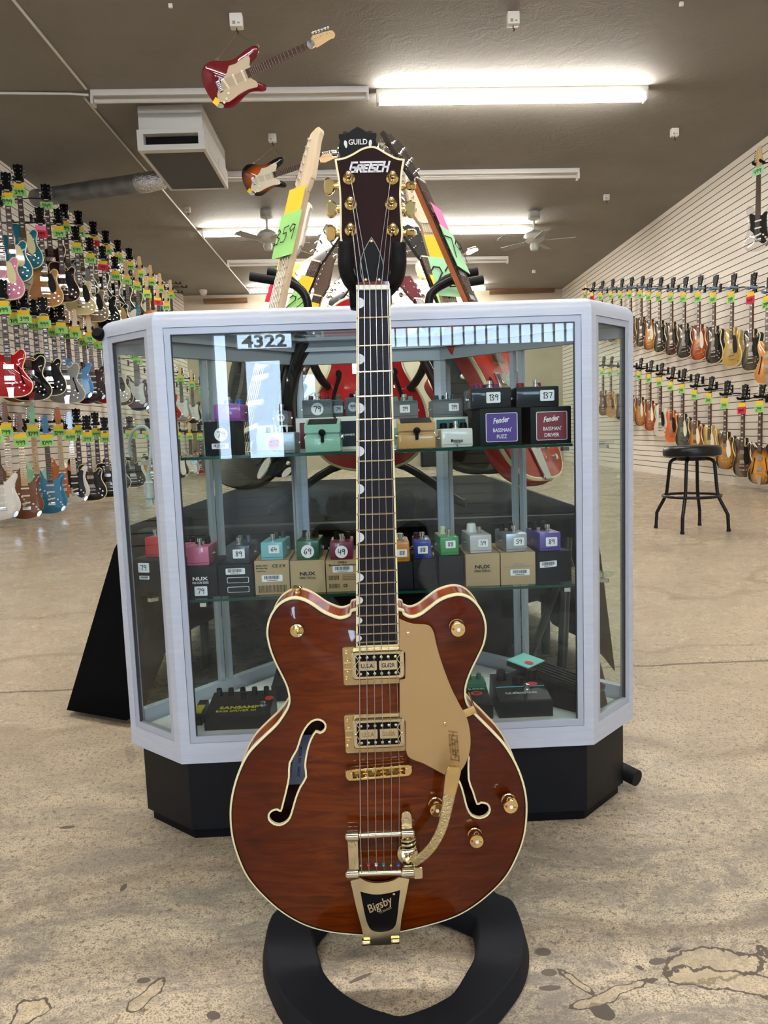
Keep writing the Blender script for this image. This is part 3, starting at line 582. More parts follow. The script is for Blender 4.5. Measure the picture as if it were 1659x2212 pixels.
pedal((846, 860, 903, 899), 1.565, .1, HAM, Z1+h, 'hammered grey pedal with a 119 sticker and mint knobs beside the neck', ((-.6, .6), (.55, .6), (0, .75)), mat('mint_knob', '#67c3a0', .3), ('q', '119', 0, .55, .016))
t, w, h = carton('b', (937, 897, 1012, 960), 1.56, .11, BOXW, Z1, 'white cardboard box with a teal panel behind the white pedal', panel=(mat('teal_panel', '#155a58', .5), (.08, .3, .92, .92)))
pedal((934, 857, 1000, 896), 1.565, .1, HAM, Z1+h, 'hammered grey pedal with a 119 sticker and teal knobs, right one of the pair', ((-.55, .6), (.55, .6), (0, .75)), mat('teal_knob', '#10504e', .3), ('q', '119', .2, .55, .016))
def compact(r, Y, dep, m, label, lip):
    x, w, h, z = rct(*r, Y); t = thing('effect_pedal', label, 'pedal', (x, Y, Z1), 0, 'effect pedals in the display case')
    MB().box((-w/2, 0, 0), (w/2, dep, h*.5), .003).build('enclosure', m, t); MB().box((-w/2+.002, .004, h*.5), (w/2-.002, dep, h*.64)).build('hinge_block', m, t)
    MB().add([(-w/2, 0, h*.62), (w/2, 0, h*.62), (w/2, 0, h*.88), (-w/2, 0, h*.88), (-w/2, dep*.6, h*.7), (w/2, dep*.6, h*.7), (w/2, dep*.6, h*1.08), (-w/2, dep*.6, h*1.08)],
        [(0, 1, 2, 3), (4, 7, 6, 5), (0, 4, 5, 1), (1, 5, 6, 2), (2, 6, 7, 3), (3, 7, 4, 0)]).build('treadle', m, t)
    MB().add([(-w/2+.006, .002, h*.885), (w/2-.006, .002, h*.885), (w/2-.006, dep*.5, h*1.065), (-w/2+.006, dep*.5, h*1.065), (-w/2+.006, .002, h*.9), (w/2-.006, .002, h*.9), (w/2-.006, dep*.5, h*1.08), (-w/2+.006, dep*.5, h*1.08)], [(0, 3, 2, 1), (4, 5, 6, 7), (0, 1, 5, 4), (1, 2, 6, 5), (2, 3, 7, 6), (3, 0, 4, 7)]).build('rubber_pad', BLK, t)
    MB().lathe([(.0065, 0), (.0068, .008), (.004, .0095), (0, .01)], 16, T(0, 0, h*.62) @ RX(math.pi/2)).build('thumb_screw', BLK, t)
    MB().plate(rrect(-.0032, h*.3, .0032, h*.6, .003), -.004, 0, .001).build('screw_slot', BLK, t)
    for sx in (-1, 1): MB().lathe([(.005, 0), (.005, .005), (.003, .006)], 12, T(sx*(w/2-.001), dep*.4, h*.45) @ RY(sx*math.pi/2)).build('jack', CHROME, t)
compact((658, 915, 735, 983), 1.44, .12, col('#86b8a2'), 'pale green compact pedal with a black thumb screw, top shelf', 0)
compact((860, 913, 941, 976), 1.44, .12, col('#c19457'), 'tan compact pedal with a black thumb screw beside the guitar neck', 0)
t, w, h = pedal((953, 934, 1022, 975), 1.44, .1, col('#cfcdc9'), Z1, 'white pedal with three black knobs and a printed name, top shelf', ((-.65, .6), (0, .65), (.65, .6)), BLK, bev=.004, kr=.008)
text('Montreux', 'lettering', LK, t, T(0, -.0006, h*.36), h=h*.2, w=w*.38, bold=.02); text('JAPAN', 'lettering', LK, t, T(0, -.0006, h*.22), h=h*.1, w=w*.2); MB().lathe([(.0018, 0), (.0018, .001)], 8, T(0, 0, h*.1) @ RX(math.pi/2)).build('screw', CHROME, t)
def fend(r, pm, l2, label):
    t, w, h = carton('b', r, 1.455, .115, BOXB, Z1, label, lines=())
    MB().plate(rrect(-w*.36, h*.1, w*.4, h*.87, .003), -.0005, 0).build('panel_border', LW, t, smooth=False); MB().plate(rrect(-w*.345, h*.115, w*.385, h*.855, .0025), -.0008, -.0002).build('printed_panel', pm, t, smooth=False)
    text('Fender', 'lettering', LW, t, T(w*.01, -.001, h*.68) @ RY(-.12), h=h*.15, w=w*.4, shear=.35, bold=.02); text('BASSMAN', 'lettering', LW, t, T(w*.02, -.001, h*.41), h=h*.1, w=w*.42, bold=.01); text(l2, 'lettering', LW, t, T(w*.02, -.001, h*.24), h=h*.1, w=w*.06*len(l2), bold=.01)
    MB().plate(circ(w*.25, h*.465, .0009, 8), -.001, -.0008).build('registered_mark', LW, t); return h
h = fend((1037, 890, 1127, 971), mat('purple_panel', '#4c2b86', .45), 'FUZZ', 'black pedal box with a purple bass fuzz panel on the top shelf')
pedal((1018, 849, 1105, 894), 1.46, .115, col('#17181b'), Z1+h, 'black pedal with purple knobs and a 139 sticker on the purple box', ((-.5, .55), (.1, .75), (.5, .6)), mat('plum_knob', '#6a1c50', .3), ('q', '139', .05, .52, .021), kr=.009)
t, w, h2 = carton('b', (1040, 880, 1110, 945), 1.62, .08, BOXB, Z1, 'plain black box standing behind the purple panel box')
pedal((1025, 823, 1102, 872), 1.62, .08, col('#1d3f8f'), Z1+h2, 'blue pedal with chrome knobs behind the 139 pedal', ((-.7, .4), (-.1, .4), (.5, .4)), CHROME, kr=.008, kh=.016)
h = fend((1146, 884, 1234, 964), mat('crimson_panel', '#7b1425', .45), 'DRIVER', 'black pedal box with a dark red bass driver panel on the top shelf')
pedal((1115, 843, 1208, 888), 1.46, .115, col('#16171a'), Z1+h, 'black pedal with red knobs and a tilted 137 sticker on the red box', ((-.5, .55), (.35, .6)), mat('red_knob', '#7b1420', .3), ('q', '137', .22, .55, .021), kr=.009)
# ---- middle shelf
def nux(t, w, h, m, sub): text('NUX', 'lettering', m, t, T(0, -.0009, h*.6), h=h*.11, w=w*.45, bold=.03); text(sub, 'lettering', m, t, T(0, -.0009, h*.47), h=h*.07, w=w*.48)
# left side window
t, w, h = carton('b', (288, 1217, 350, 1289), 1.52, .12, BOXD, Z2, 'dark box with a torn 79 sticker in the left side window', price=('q', '79', .38, .72, .02), code=(.38, .42, .4), rz=-.3)
pedal((312, 1172, 348, 1215), 1.53, .09, col('#b3282d'), Z2+h, 'small red pedal on the dark box in the left side window', (), None, rz=-.2)
t, w, h = carton('b', (397, 1230, 470, 1297), 1.445, .13, BOXD, Z2, 'charcoal box with white logo print and a 79 sticker, second shelf left', price=('q', '79', .5, .2, .019)); nux(t, w, h, LW, 'MINI CORE SERIES')
pedal((403, 1190, 452, 1231), 1.45, .085, col('#c25f83'), Z2+h, 'pink mini pedal with black knobs at the left of the middle shelf', ((-.35, .55), (.35, .75), (.5, .5)), BLK, swx=.002, kr=.006, kh=.014)
pedal((390, 1172, 424, 1203), 1.56, .06, col('#b2567a'), Z2+h, 'second pink mini pedal standing behind the first one', ((-.3, .3), (.4, .3)), BLK, sw=False)
t, w, h = carton('b', (472, 1228, 548, 1296), 1.445, .13, BOXD, Z2, 'charcoal box with recycling symbols and a barcode, second shelf', code=(.5, .78, .55))
for j, (zz, s) in enumerate(((.5, '[ >= ]'), (.2, '[ * - ]'))): MB().plate(rrect(-w*.25, h*(zz-.09), w*.37, h*(zz+.09), .002), -.0006, 0).build('symbol_panel', LW, t, smooth=False); MB().plate(rrect(-w*.235, h*(zz-.075), w*.355, h*(zz+.075), .002), -.0009, -.0002).box((-w*.43, -.0006, h*(zz-.04)), (-w*.36, 0, h*(zz-.03))).build('symbol_field', BOXD, t, smooth=False)
pedal((488, 1188, 540, 1227), 1.45, .085, col('#2b2f3a'), Z2+h, 'dark slate mini pedal with an 89 sticker, middle shelf left', ((-.3, .7), (.5, .6)), mat('smoky_knob', '#4a505c', .2), ('q', '89', .05, .55, .018), rz=-.05, kh=.014)
t, w, h = carton('b', (551, 1222, 626, 1295), 1.445, .13, KRAFT, Z2, 'kraft box with certification marks and a barcode label, middle shelf', code=(.5, .48, .6), lines=(('MODEL NDD-1', .22, .86, .045, LK, 0, .34), ('Morning Star', .22, .78, .05, LK, 0, .34), ('Overdrive', .19, .7, .045, LK, 0, .26), ('CE', .6, .84, .09, LK, 0, .16), ('X', .75, .84, .09, LK, 0, .06), ('v', .86, .84, .09, LK, 0, .09)))
mw, mk = MB(), MB()
for q in (.3, .72):
    for j in range(12): mk.box((-w/2+w*(q-.2)+j*w*.034, -.0005, h*.06), (-w/2+w*(q-.2)+j*w*.034+w*(.012 if j % 3 else .02), 0, h*.27))
mk.build('printed_barcode', LK, t, smooth=False)
pedal((563, 1180, 612, 1219), 1.45, .085, col('#6fb3bb'), Z2+h, 'light aqua mini pedal with a 64 sticker', ((0, .6), (.5, .75)), mat('aqua_dark_knob', '#1f2a2e', .3), ('q', '64', .1, .6, .016), rz=-.08)
t, w, h = carton('b', (628, 1220, 703, 1290), 1.445, .13, KRAFT, Z2, 'kraft box with black logo print left of the barcode box, middle shelf'); nux(t, w, h, LK, 'MINI PEDAL')
pedal((640, 1181, 690, 1223), 1.45, .085, col('#17512f'), Z2+h, 'dark green mini pedal with a round 69 sticker', ((-.5, .6), (.5, .6), (.1, .75)), BLK, ('r', '69', 0, .45, .026), rz=-.05, kh=.015)
t, w, h = carton('b', (705, 1220, 778, 1288), 1.445, .13, KRAFT, Z2, 'kraft distortion pedal box with barcodes beside the guitar neck', code=(.5, .72, .6), lines=(('NDS-2', .5, .94, .06, LK, 0, .25), ('Brownie Distortion', .5, .85, .06, LK, 0, .8), ('CE', .56, .2, .1, LK, 0, .12)))
mk = MB()
for zz, zh in ((.38, .14), (.12, .14)):
    for j in range(9): mk.box((-w*.42+j*w*.035, -.0005, h*zz), (-w*.42+j*w*.035+w*.016, 0, h*(zz+zh)))
for j in range(4): mk.box((-w*.02, -.0005, h*(.52-.05*j)), (w*.42, 0, h*(.53-.05*j)))
mk.build('printed_barcode', LK, t, smooth=False)
pedal((713, 1181, 763, 1219), 1.45, .085, col('#6d1230'), Z2+h, 'maroon mini pedal with a round 49 sticker left of the guitar neck', ((-.5, .6), (.5, .6)), BLK, ('r', '49', 0, .45, .025), kh=.015)
t, w, h = carton('b', (843, 1212, 892, 1270), 1.445, .12, BOXD, Z2, 'dark box under the orange pedal right of the guitar neck')
pedal((848, 1168, 885, 1211), 1.45, .08, col('#c07c14'), Z2+h, 'orange mini pedal with an 88 sticker touching the guitar neck', ((0, .6),), IVORY, ('q', '88', .05, .45, .015), kr=.008)
t, w, h = carton('b', (894, 1212, 942, 1275), 1.445, .12, BOXD, Z2, 'dark box under the blue mini pedal, middle shelf')
pedal((895, 1170, 932, 1209), 1.45, .08, col('#232f86'), Z2+h, 'royal blue mini pedal with an 88 sticker', ((-.6, .5), (.1, .6)), mat('maroon_knob', '#42121e', .3), ('q', '88', 0, .5, .015))
t, w, h = carton('b', (949, 1208, 1002, 1276), 1.445, .12, BOXD, Z2, 'dark box under the green mini pedal, middle shelf')
pedal((951, 1166, 992, 1206), 1.45, .08, col('#2c8a46'), Z2+h, 'bright green mini pedal with an 88 sticker', ((-.3, .6),), mat('glow_knob', '#c9d2b0', .3), ('q', '88', .05, .6, .015), rz=.06, kr=.006, kh=.016)
t, w, h = carton('b', (1006, 1205, 1080, 1275), 1.445, .13, KRAFT, Z2, 'kraft box with black logo print right of the guitar neck'); nux(t, w, h, LK, 'MINI PEDAL')
pedal((1015, 1164, 1063, 1204), 1.45, .085, col('#b9b7b6'), Z2+h, 'warm white mini pedal with one large knob and a 59 sticker', ((-.35, .6),), mat('white_knob', '#d8d8d8', .3), ('q', '59', .1, .55, .015), rz=.08, kr=.0105, kh=.018)
t, w, h = carton('b', (1082, 1203, 1157, 1273), 1.445, .13, KRAFT, Z2, 'kraft compressor pedal box with a barcode label, right of the plain kraft box', code=(.55, .38, .55), lines=(('NCP-2', .5, .66, .07, LG, 0, .25), ('Sculpture Compressor', .5, .57, .06, LG, 0, .8)))
pedal((1093, 1162, 1140, 1202), 1.45, .085, col('#a9adb5', .3, .5), Z2+h, 'silvery mini pedal with black knobs and a 59 sticker', ((-.7, .6), (0, .5), (.3, .75)), BLK, ('q', '59', .1, .55, .016), rz=.1, kh=.016)
t, w, h = carton('b', (1158, 1203, 1240, 1270), 1.45, .13, BOXD, Z2, 'charcoal box with a white barcode label at the right end of the middle shelf', code=(.3, .62, .5), rz=.3)
pedal((1165, 1160, 1213, 1200), 1.46, .085, col('#5d4a9c'), Z2+h, 'violet mini pedal with an 89 sticker at the right of the middle shelf', ((-.7, .6), (0, .5), (.4, .75)), BLK, ('q', '89', .05, .5, .018), rz=.12, kh=.016)
# ---- bottom deck
def bigpedal(r, Y, dep, hz, hb, m, label, name='effect_pedal', rz=0):     # wedge: low front hz, higher back hb
    x, w, h, z = rct(*r, Y); t = thing(name, label, 'pedal', (x, Y, Z0), rz, 'effect pedals in the display case'); b = .002
    MB().add([(-w/2, b, 0), (w/2, b, 0), (w/2, dep, 0), (-w/2, dep, 0), (-w/2, 0, hz*.92), (w/2, 0, hz*.92), (w/2-.002, .004, hz), (-w/2+.002, .004, hz), (w/2-.002, dep, hb), (-w/2+.002, dep, hb)],
        [(0, 3, 2, 1), (0, 1, 5, 4), (4, 5, 6, 7), (7, 6, 8, 9), (1, 2, 8, 6, 5), (3, 0, 4, 7, 9), (2, 3, 9, 8)]).build('enclosure', m, t, smooth=False)
    return t, w, math.atan2(hb-hz, dep-.004)
BLKP = mat('black_powder_coat', '#131315', .45)
t, w, a = bigpedal((441, 1552, 586, 1586), 1.45, .1, .032, .045, BLKP, 'large black bass preamp pedal with six knobs and yellow lettering, bottom left')
YEL = mat('yellow_print', '#b9b21c', .5); Ms = T(0, .004, .0323) @ RX(-(math.pi/2-a))
text('SANSAMP', 'lettering', YEL, t, T(0, .03, .0361) @ RX(-(math.pi/2-a)), h=.011, w=w*.6, bold=.03); text('BASS DRIVER DI', 'lettering', YEL, t, T(-.005, .016, .0343) @ RX(-(math.pi/2-a)), h=.0075, w=w*.6, bold=.01)
for j in range(5): knob(t, -w*.38+j*w*.185, .085, .043, .0065, .016, BLK)
knob(t, w*.02, .066, .0405, .0065, .015, BLK); MB().lathe([(.0085, 0), (.0085, .004), (.005, .0045), (.006, .012), (0, .013)], 16, T(w*.36, .03, .0355)).build('foot_switch', CHROME, t)
MB().lathe([(.009, 0), (.009, .0006)], 20, T(w*.42, .065, .0402) @ RX(a)).build('red_price_sticker', REDST, t)
t, w, a = bigpedal((412, 1550, 436, 1570), 1.48, .08, .022, .026, BLKP, 'small black and yellow pedal beside the post, bottom left'); MB().box((-w*.3, .01, .0228), (w*.4, .05, .0262)).build('yellow_top_label', YEL, t)
t, w, a = bigpedal((588, 1508, 640, 1545), 1.6, .1, .04, .05, BLKP, 'black pedal half hidden behind the guitar waist on the left, bottom deck'); knob(t, -w*.2, .05, .045, .01, .018, BLK); knob(t, w*.2, .05, .045, .01, .018, BLK)
t, w, a = bigpedal((990, 1530, 1066, 1562), 1.45, .12, .032, .05, BLKP, 'black compact pedal with a green control panel and red 120 sticker, bottom deck')
MB().box((-w*.46, .07, .041), (w*.46, .118, .0512)).build('green_control_panel', mat('green_panel', '#1d5f45', .5), t); text('BASS BLOWER', 'lettering', mat('pale_green_print', '#8fd0b0', .5), t, T(0, .064, .0415) @ RX(-(math.pi/2-a)), h=.006, w=w*.8)
for kx in (-.3, .0, .3): knob(t, kx*w, .1, .05, .006, .014, mat('green_knob', '#1d4a3a', .4))
s_ = MB().plate([(x*1.35, z) for x, z in circ(0, 0, .009, 20)], -.0006, 0, 0, T(w*.12, .045, .0389) @ RX(-(math.pi/2-a))).build('red_price_sticker', REDST, t, smooth=False); handnum('120', .008, T(w*.12, .045, .0398) @ RX(-(math.pi/2-a)), INK, t, pen=.14)
t, w, a = bigpedal((1078, 1520, 1195, 1557), 1.45, .125, .036, .052, BLKP, 'black pedal with a cyan stripe and white lettering on the bottom deck, right')
text('t.c.electronic', 'lettering', LG, t, T(-.003, .035, .0404) @ RX(-(math.pi/2-a)), h=.0105, w=w*.6, bold=.03)
CY = mat('cyan_print', '#3aa3c4', .4); MB().box((-w*.46, .0, 0), (w*.46, .0025, .0006), 0, T(0, .06, .0436) @ RX(a)).build('stripe', CY, t, smooth=False)
for kx, ky in ((-.3, .1), (.3, .098)): knob(t, kx*w, ky, .048, .011, .02, BLK)
knob(t, .0, .082, .046, .012, .012, BLK); MB().lathe([(.0095, 0), (.0095, .004), (.0055, .005), (.006, .014), (0, .015)], 16, T(w*.1, .045, .041)).build('foot_switch', CHROME, t)
MB().plate([(x*1.4, z) for x, z in circ(0, 0, .0085, 20)], -.0006, 0, 0, T(w*.25, .07, .0455) @ RX(-(math.pi/2-a))).build('red_price_sticker', REDST, t, smooth=False)
# wah pedal
t = thing('wah_pedal', 'long black wah pedal with ribbed treadle and teal toe plate, bottom deck right', 'pedal', (.383, 1.545, Z0), math.radians(45), 'effect pedals in the display case')
MB().add([(-.042, -.1, 0), (.042, -.1, 0), (.042, .105, 0), (-.042, .105, 0), (-.038, -.095, .03), (.038, -.095, .03), (.038, .1, .045), (-.038, .1, .045)], [(0, 3, 2, 1), (4, 5, 6, 7), (0, 1, 5, 4), (1, 2, 6, 5), (2, 3, 7, 6), (3, 0, 4, 7)]).build('base', BLKP, t, smooth=False)
M = T(0, 0, .048) @ RX(.14); MB().box((-.034, -.1, 0), (.034, .105, .012), .003, M).build('treadle', BLKP, t)
mb = MB()
for j in range(5): mb.box((-.028+j*.0125, -.095, .012), (-.022+j*.0125, .045, .0145), 0, M)
mb.build('rubber_ribs', RUB, t); MB().box((-.033, .048, .012), (.033, .104, .015), .001, M).build('toe_plate', mat('teal_toe_plate', '#7fc0bd', .5), t)
MB().lathe([(.010, 0), (.010, .0005)], 20, M @ T(-.01, .062, .0152)).build('red_price_sticker', REDST, t)
# white cable hanging in the left side window
CABW = mat('white_cable', '#c4c8c6', .45); ca = [aY(x, y, 1.56) for x, y in ((283, 985), (279, 960), (285, 935), (302, 922), (318, 926), (326, 950), (325, 985), (320, 1022))]
t = thing('power_cable', 'white power cable with a plug hanging in the left side window of the display case', 'cable', ca[-1]); MB().tube(smooth([p-ca[-1] for p in [tuple(c) for c in ca]] if False else [tuple(c-ca[-1]) for c in ca], 4, False), .0036, 10).build('cable', CABW, t)
MB().lathe([(.004, 0), (.006, -.008), (.006, -.016), (.0095, -.02), (.0105, -.04), (.0105, -.052), (.008, -.053)], 14).build('plug', CABW, t); MB().box((-.006, -.004, -.066), (.006, .004, -.052)).build('plug_tip', CABW, t)
# ================================================================ the guitar in front
TILT = math.atan(.025); GY = lambda z: .95+(.98-z)*.025
gb = aY(816, 2018, .972); GO = Vector((gb.x, GY(gb.z), gb.z))
GM = T(*GO) @ RX(TILT); GI = GM.inverted(); _o = GI @ Vector((0, 0, CAMH))
def gp(px, py, w=0.0):                         # pixel -> (x, z) on the guitar's own front plane, w towards the viewer
    d = GI.to_3x3() @ ray(px, py); k = (-w-_o.y)/d.y; q = _o+d*k; return (q.x, q.z)
def gl(pts, w=0.0): return [gp(x, y, w) for x, y in pts]
gtr = thing('electric_guitar', 'large amber brown flame-top hollow body electric guitar with gold hardware, hanging in front', 'guitar', M=GM)
OUT = [(768, 1316), (754, 1328), (735.5, 1334), (717, 1329), (698, 1320), (679, 1307), (660, 1296), (641.5, 1291), (623, 1293), (604, 1303), (590, 1319), (580, 1340), (576, 1365), (579, 1387), (585, 1409), (594.5, 1432), (607, 1457), (619, 1483), (624, 1506), (622.5, 1523), (613, 1542), (594.5, 1567), (563, 1597), (537, 1625), (519, 1658), (506, 1695), (498.5, 1732), (497, 1768), (501.5, 1810), (515, 1855), (535, 1896), (568, 1935), (611, 1972), (660, 1999), (716, 2014), (783, 2020), (820, 2019), (861, 2014), (922, 2000), (977, 1983), (1019, 1961), (1060, 1929), (1096, 1890), (1121, 1842), (1134, 1800), (1138.6, 1753), (1136.6, 1717), (1128, 1681), (1113, 1645), (1090, 1608), (1058, 1573), (1030, 1545), (1011, 1521), (1006, 1500), (1008, 1478), (1018, 1450), (1033, 1419), (1046, 1390), (1050.6, 1359), (1046, 1331), (1033, 1307), (1014.5, 1290), (992.6, 1283.5), (970.6, 1287), (949, 1296), (927, 1312), (908, 1326), (889, 1332), (873.5, 1326), (862.5, 1316)]
BO = ccw(smooth(gl(OUT), 4)); NB = len(BO); BN = normals(BO)
FL = [(685, 1555), (673, 1560), (660, 1575), (651, 1594), (643, 1619), (627.5, 1647), (626.5, 1675), (621.4, 1701.5), (615, 1727), (608.5, 1749), (599, 1746.6), (588.6, 1750), (582.5, 1758.5), (584, 1768), (592.7, 1775), (605, 1777), (617, 1771), (625.5, 1761), (631.7, 1742.5), (638, 1720), (648, 1695), (660.5, 1674), (658, 1651), (662, 1622), (670, 1596), (681.5, 1578), (691.7, 1580), (700, 1574), (702, 1564.5), (696, 1557)]
FR = [(1638-x, y-13) for x, y in FL[:6]]+[(1010, 1640), (1010, 1680), (1019, 1706), (1028.5, 1734), (1038, 1732), (1050.7, 1735), (1056, 1746), (1050.7, 1757), (1035.5, 1762), (1019, 1756), (1009, 1739), (1002, 1711.5), (994, 1686.5)]+[(1638-x, y-13) for x, y in FL[21:]]
def keepsharp(p, k=2):                         # soften, but keep the notches crisp
    return smooth(p, k)
FH = [ccw(keepsharp(gl(f, .006))) for f in (FL, FR)]
def inside(P, x, z):
    r = False; j = len(P)-1
    for i in range(len(P)):
        if (P[i][1] > z) != (P[j][1] > z) and x < (P[j][0]-P[i][0])*(z-P[i][1])/(P[j][1]-P[i][1])+P[i][0]: r = not r
        j = i
    return r
BA = np.array(BO)
def arch(x, z):
    A = BA; B = np.roll(BA, -1, 0); d = B-A; p = np.array((x, z)); t = np.clip(((p-A)*d).sum(1)/np.maximum((d*d).sum(1), 1e-12), 0, 1)
    dist = np.sqrt(((A+d*t[:, None]-p)**2).sum(1).min()); return .013*(1-math.exp(-(dist/.055)**1.5))
def top_plate(name, m):
    step = .0085; xs_ = [p[0] for p in BO]; zs_ = [p[1] for p in BO]; pts = []; edges = []; ring = []
    loops = [BO]+FH
    for L in loops:
        b = len(pts); pts += [Vector(p) for p in L]; n = len(L); edges += [(b+i, b+(i+1) % n) for i in range(n)]; ring.append((b, n))
    allb = np.array([tuple(p) for p in pts])
    x = min(xs_)
    while x < max(xs_):
        z = min(zs_)
        while z < max(zs_):
            if inside(BO, x, z) and not any(inside(F, x, z) for F in FH) and np.sqrt(((allb-np.array((x, z)))**2).sum(1).min()) > step*.6: pts.append(Vector((x, z)))
            z += step
        x += step
    vs, es, fs, *_ = delaunay_2d_cdt(pts, edges, [], 0, 1e-6)
    good = []
    for f in fs:
        c = sum((vs[i] for i in f), Vector((0, 0)))/3
        if inside(BO, c.x, c.y) and not any(inside(F, c.x, c.y) for F in FH): good.append(tuple(f))
    V = [(v.x, -arch(v.x, v.y), v.y) for v in vs]
    mb = MB().add(V, good)
    for F in FH:       # the cut edge of the sound holes
        n = len(F); mb.add([(p[0], -arch(*p), p[1]) for p in F]+[(p[0], .003-arch(*p), p[1]) for p in F], [(i, (i+1) % n, (i+1) % n+n, i+n) for i in range(n)])
    return mb.build(name, m, gtr, ang=50)
top_plate('body_top', FLAME)
DEP = .056; WSIDE = mat('amber_side_stain', '#8a3812', .2, coat=1); nw = NT(WSIDE); nw.l(nw.ramp(nw.noise(nw.mapv(nw.obj(), (60, 4, 6)), 2, 4), [(.3, '#6e260b'), (.7, '#a1521d')]), nw.b.inputs['Base Color'])
sd = MB(); sd.add([(p[0]-n_[0]*.0004, y, p[1]-n_[1]*.0004) for y in (.004, DEP-.004) for p, n_ in zip(BO, BN)], [(i, (i+1) % NB, (i+1) % NB+NB, i+NB) for i in range(NB)]).build('body_sides', WSIDE, gtr, ang=60)
MB().add([(p[0], DEP, p[1]) for p in BO], [tuple(range(NB))]).build('body_back', mat('dark_inside_back', '#3a1a0c', .5), gtr)
def band(P, N, prof, name, m, par=gtr):        # profile of (inward, y) swept along a closed outline
    k = len(prof); n = len(P)
    vs = [(p[0]-q[0]*d, y, p[1]-q[1]*d) for d, y in prof for p, q in zip(P, N)]
    return MB().add(vs, [(j*n+i, j*n+(i+1) % n, ((j+1) % k)*n+(i+1) % n, ((j+1) % k)*n+i) for j in range(k) for i in range(n)]).build(name, m, par, ang=40)
band(BO, BN, [(0, -.0006), (-.0006, .0), (-.0006, .0058), (.001, .0058), (.0023, -.0006), (.0021, -.0012), (.0005, -.0012)], 'front_binding', CREAM)
band(BO, BN, [(.0023, -.0003), (.0023, -.0015), (.0031, -.0015), (.0031, -.0003)], 'purfling', BIND_BLK)
band(BO, BN, [(-.0006, DEP-.0055), (-.0006, DEP+.0004), (.002, DEP+.0006), (.002, DEP-.0055)], 'back_binding', CREAM)
for F in FH:
    N_ = normals(F); vs = []; n = len(F)
    mb = MB(); prof = [(0, .0), (-.0022, .0), (-.0022, -.0012), (.0002, -.0012), (.0002, .003)]; k = len(prof)
    mb.add([(p[0]-q[0]*d, y-arch(*p), p[1]-q[1]*d) for d, y in prof for p, q in zip(F, N_)], [(j*n+i, j*n+(i+1) % n, ((j+1) % k)*n+(i+1) % n, ((j+1) % k)*n+i) for j in range(k) for i in range(n)]); mb.build('sound_hole_binding', CREAM, gtr, ang=40)
LBL = mat('inside_label', '#8f90a2', .7); a = gp(627, 1600, -.048); b = gp(668, 1690, -.048)
lb = MB().plate(rrect(a[0]-.012, b[1]-.002, b[0]+.008, a[1]+.008, .001), .0475, .0485).build('inside_label', LBL, gtr, smooth=False)
for s_, dx in (('MODEL NO.   G5622T', .0), ('CYGC18050124', -.012)): text(s_, 'lettering', INK, lb, T((a[0]+b[0])/2+dx, .0472, (a[1]+b[1])/2) @ RY(math.radians(97)), h=.004, w=.045)
# --- neck and fingerboard
WN = .016
FBq = gl([(769.5, 626), (843, 626), (862.5, 1394), (769, 1396)], WN)
def fbx(z, side):                               # edge of the fingerboard at height z
    (xl, zt), (xr, _), (xr2, zb), (xl2, zb2) = FBq; t = (zt-z)/(zt-zb); return (xl+(xl2-xl)*t) if side < 0 else (xr+(xr2-xr)*t)
zt, zb = FBq[0][1], FBq[2][1]
WNR = wood('neck_wood', '#5a2410', '#713217', (20, 20, 2), .25, 1)
mb = MB(); nk = []
for i in range(13):
    z = zt+.01-(zt-zb-.06)*i/12; cx = (fbx(z, -1)+fbx(z, 1))/2; hw = (fbx(z, 1)-fbx(z, -1))/2-.0004
    nk.append([(cx+hw*math.cos(a_), -.0105+.021*math.sin(a_)**.9 if math.sin(a_) > 0 else -.0105, z) for a_ in [math.pi*j/14 for j in range(15)]])
mb.add([p for r_ in nk for p in r_], [(i*15+j, i*15+j+1, (i+1)*15+j+1, (i+1)*15+j) for i in range(12) for j in range(14)]+[tuple(range(15)), tuple(range(12*15, 13*15))[::-1]]+[(i*15, (i+1)*15, (i+1)*15+14, i*15+14) for i in range(12)])
mb.build('neck', WNR, gtr)
z2 = gp(816, 1290)[1]; hx = (fbx(z2, -1)+fbx(z2, 1))/2; MB().box((hx-.02, -.006, z2-.05), (hx+.02, .03, z2+.012), .004).build('neck_heel', WSIDE, gtr)
fb = MB().add([(x, y, z) for y in (-.0105, -WN) for x, z in FBq], [(0, 1, 2, 3), (7, 6, 5, 4), (0, 4, 5, 1), (1, 5, 6, 2), (2, 6, 7, 3), (3, 7, 4, 0)]).build('fingerboard', EBONY, gtr, smooth=False)
mb = MB()
for sd_ in (-1, 1):
    x0, x1 = fbx(zt, sd_), fbx(zb, sd_); q = [(x0, zt), (x1, zb), (x1-sd_*.0022, zb), (x0-sd_*.0022, zt)]
    mb.plate(q, -WN-.0003, -.0115)
mb.plate([(fbx(zb, -1), zb-.0005), (fbx(zb, 1), zb-.0005), (fbx(zb, 1), zb+.0016), (fbx(zb, -1), zb+.0016)], -WN-.0003, -.0115); mb.build('fingerboard_binding', CREAM, gtr, smooth=False)
nutz = gp(806, 621, WN)[1]; SCL = nutz-gp(816, 1686, .02)[1]
for i in range(1, 23):
    z = nutz-SCL*(1-2**(-i/12))
    if z < zb+.003: break
    xa, xb = fbx(z, -1)+.0006, fbx(z, 1)-.0006
    MB().tube([(xa, -WN+.0001, z), (xb, -WN+.0001, z)], .00125, 8).build('fret', NICK, fb)
frz = lambda i: nutz-SCL*(1-2**(-i/12))
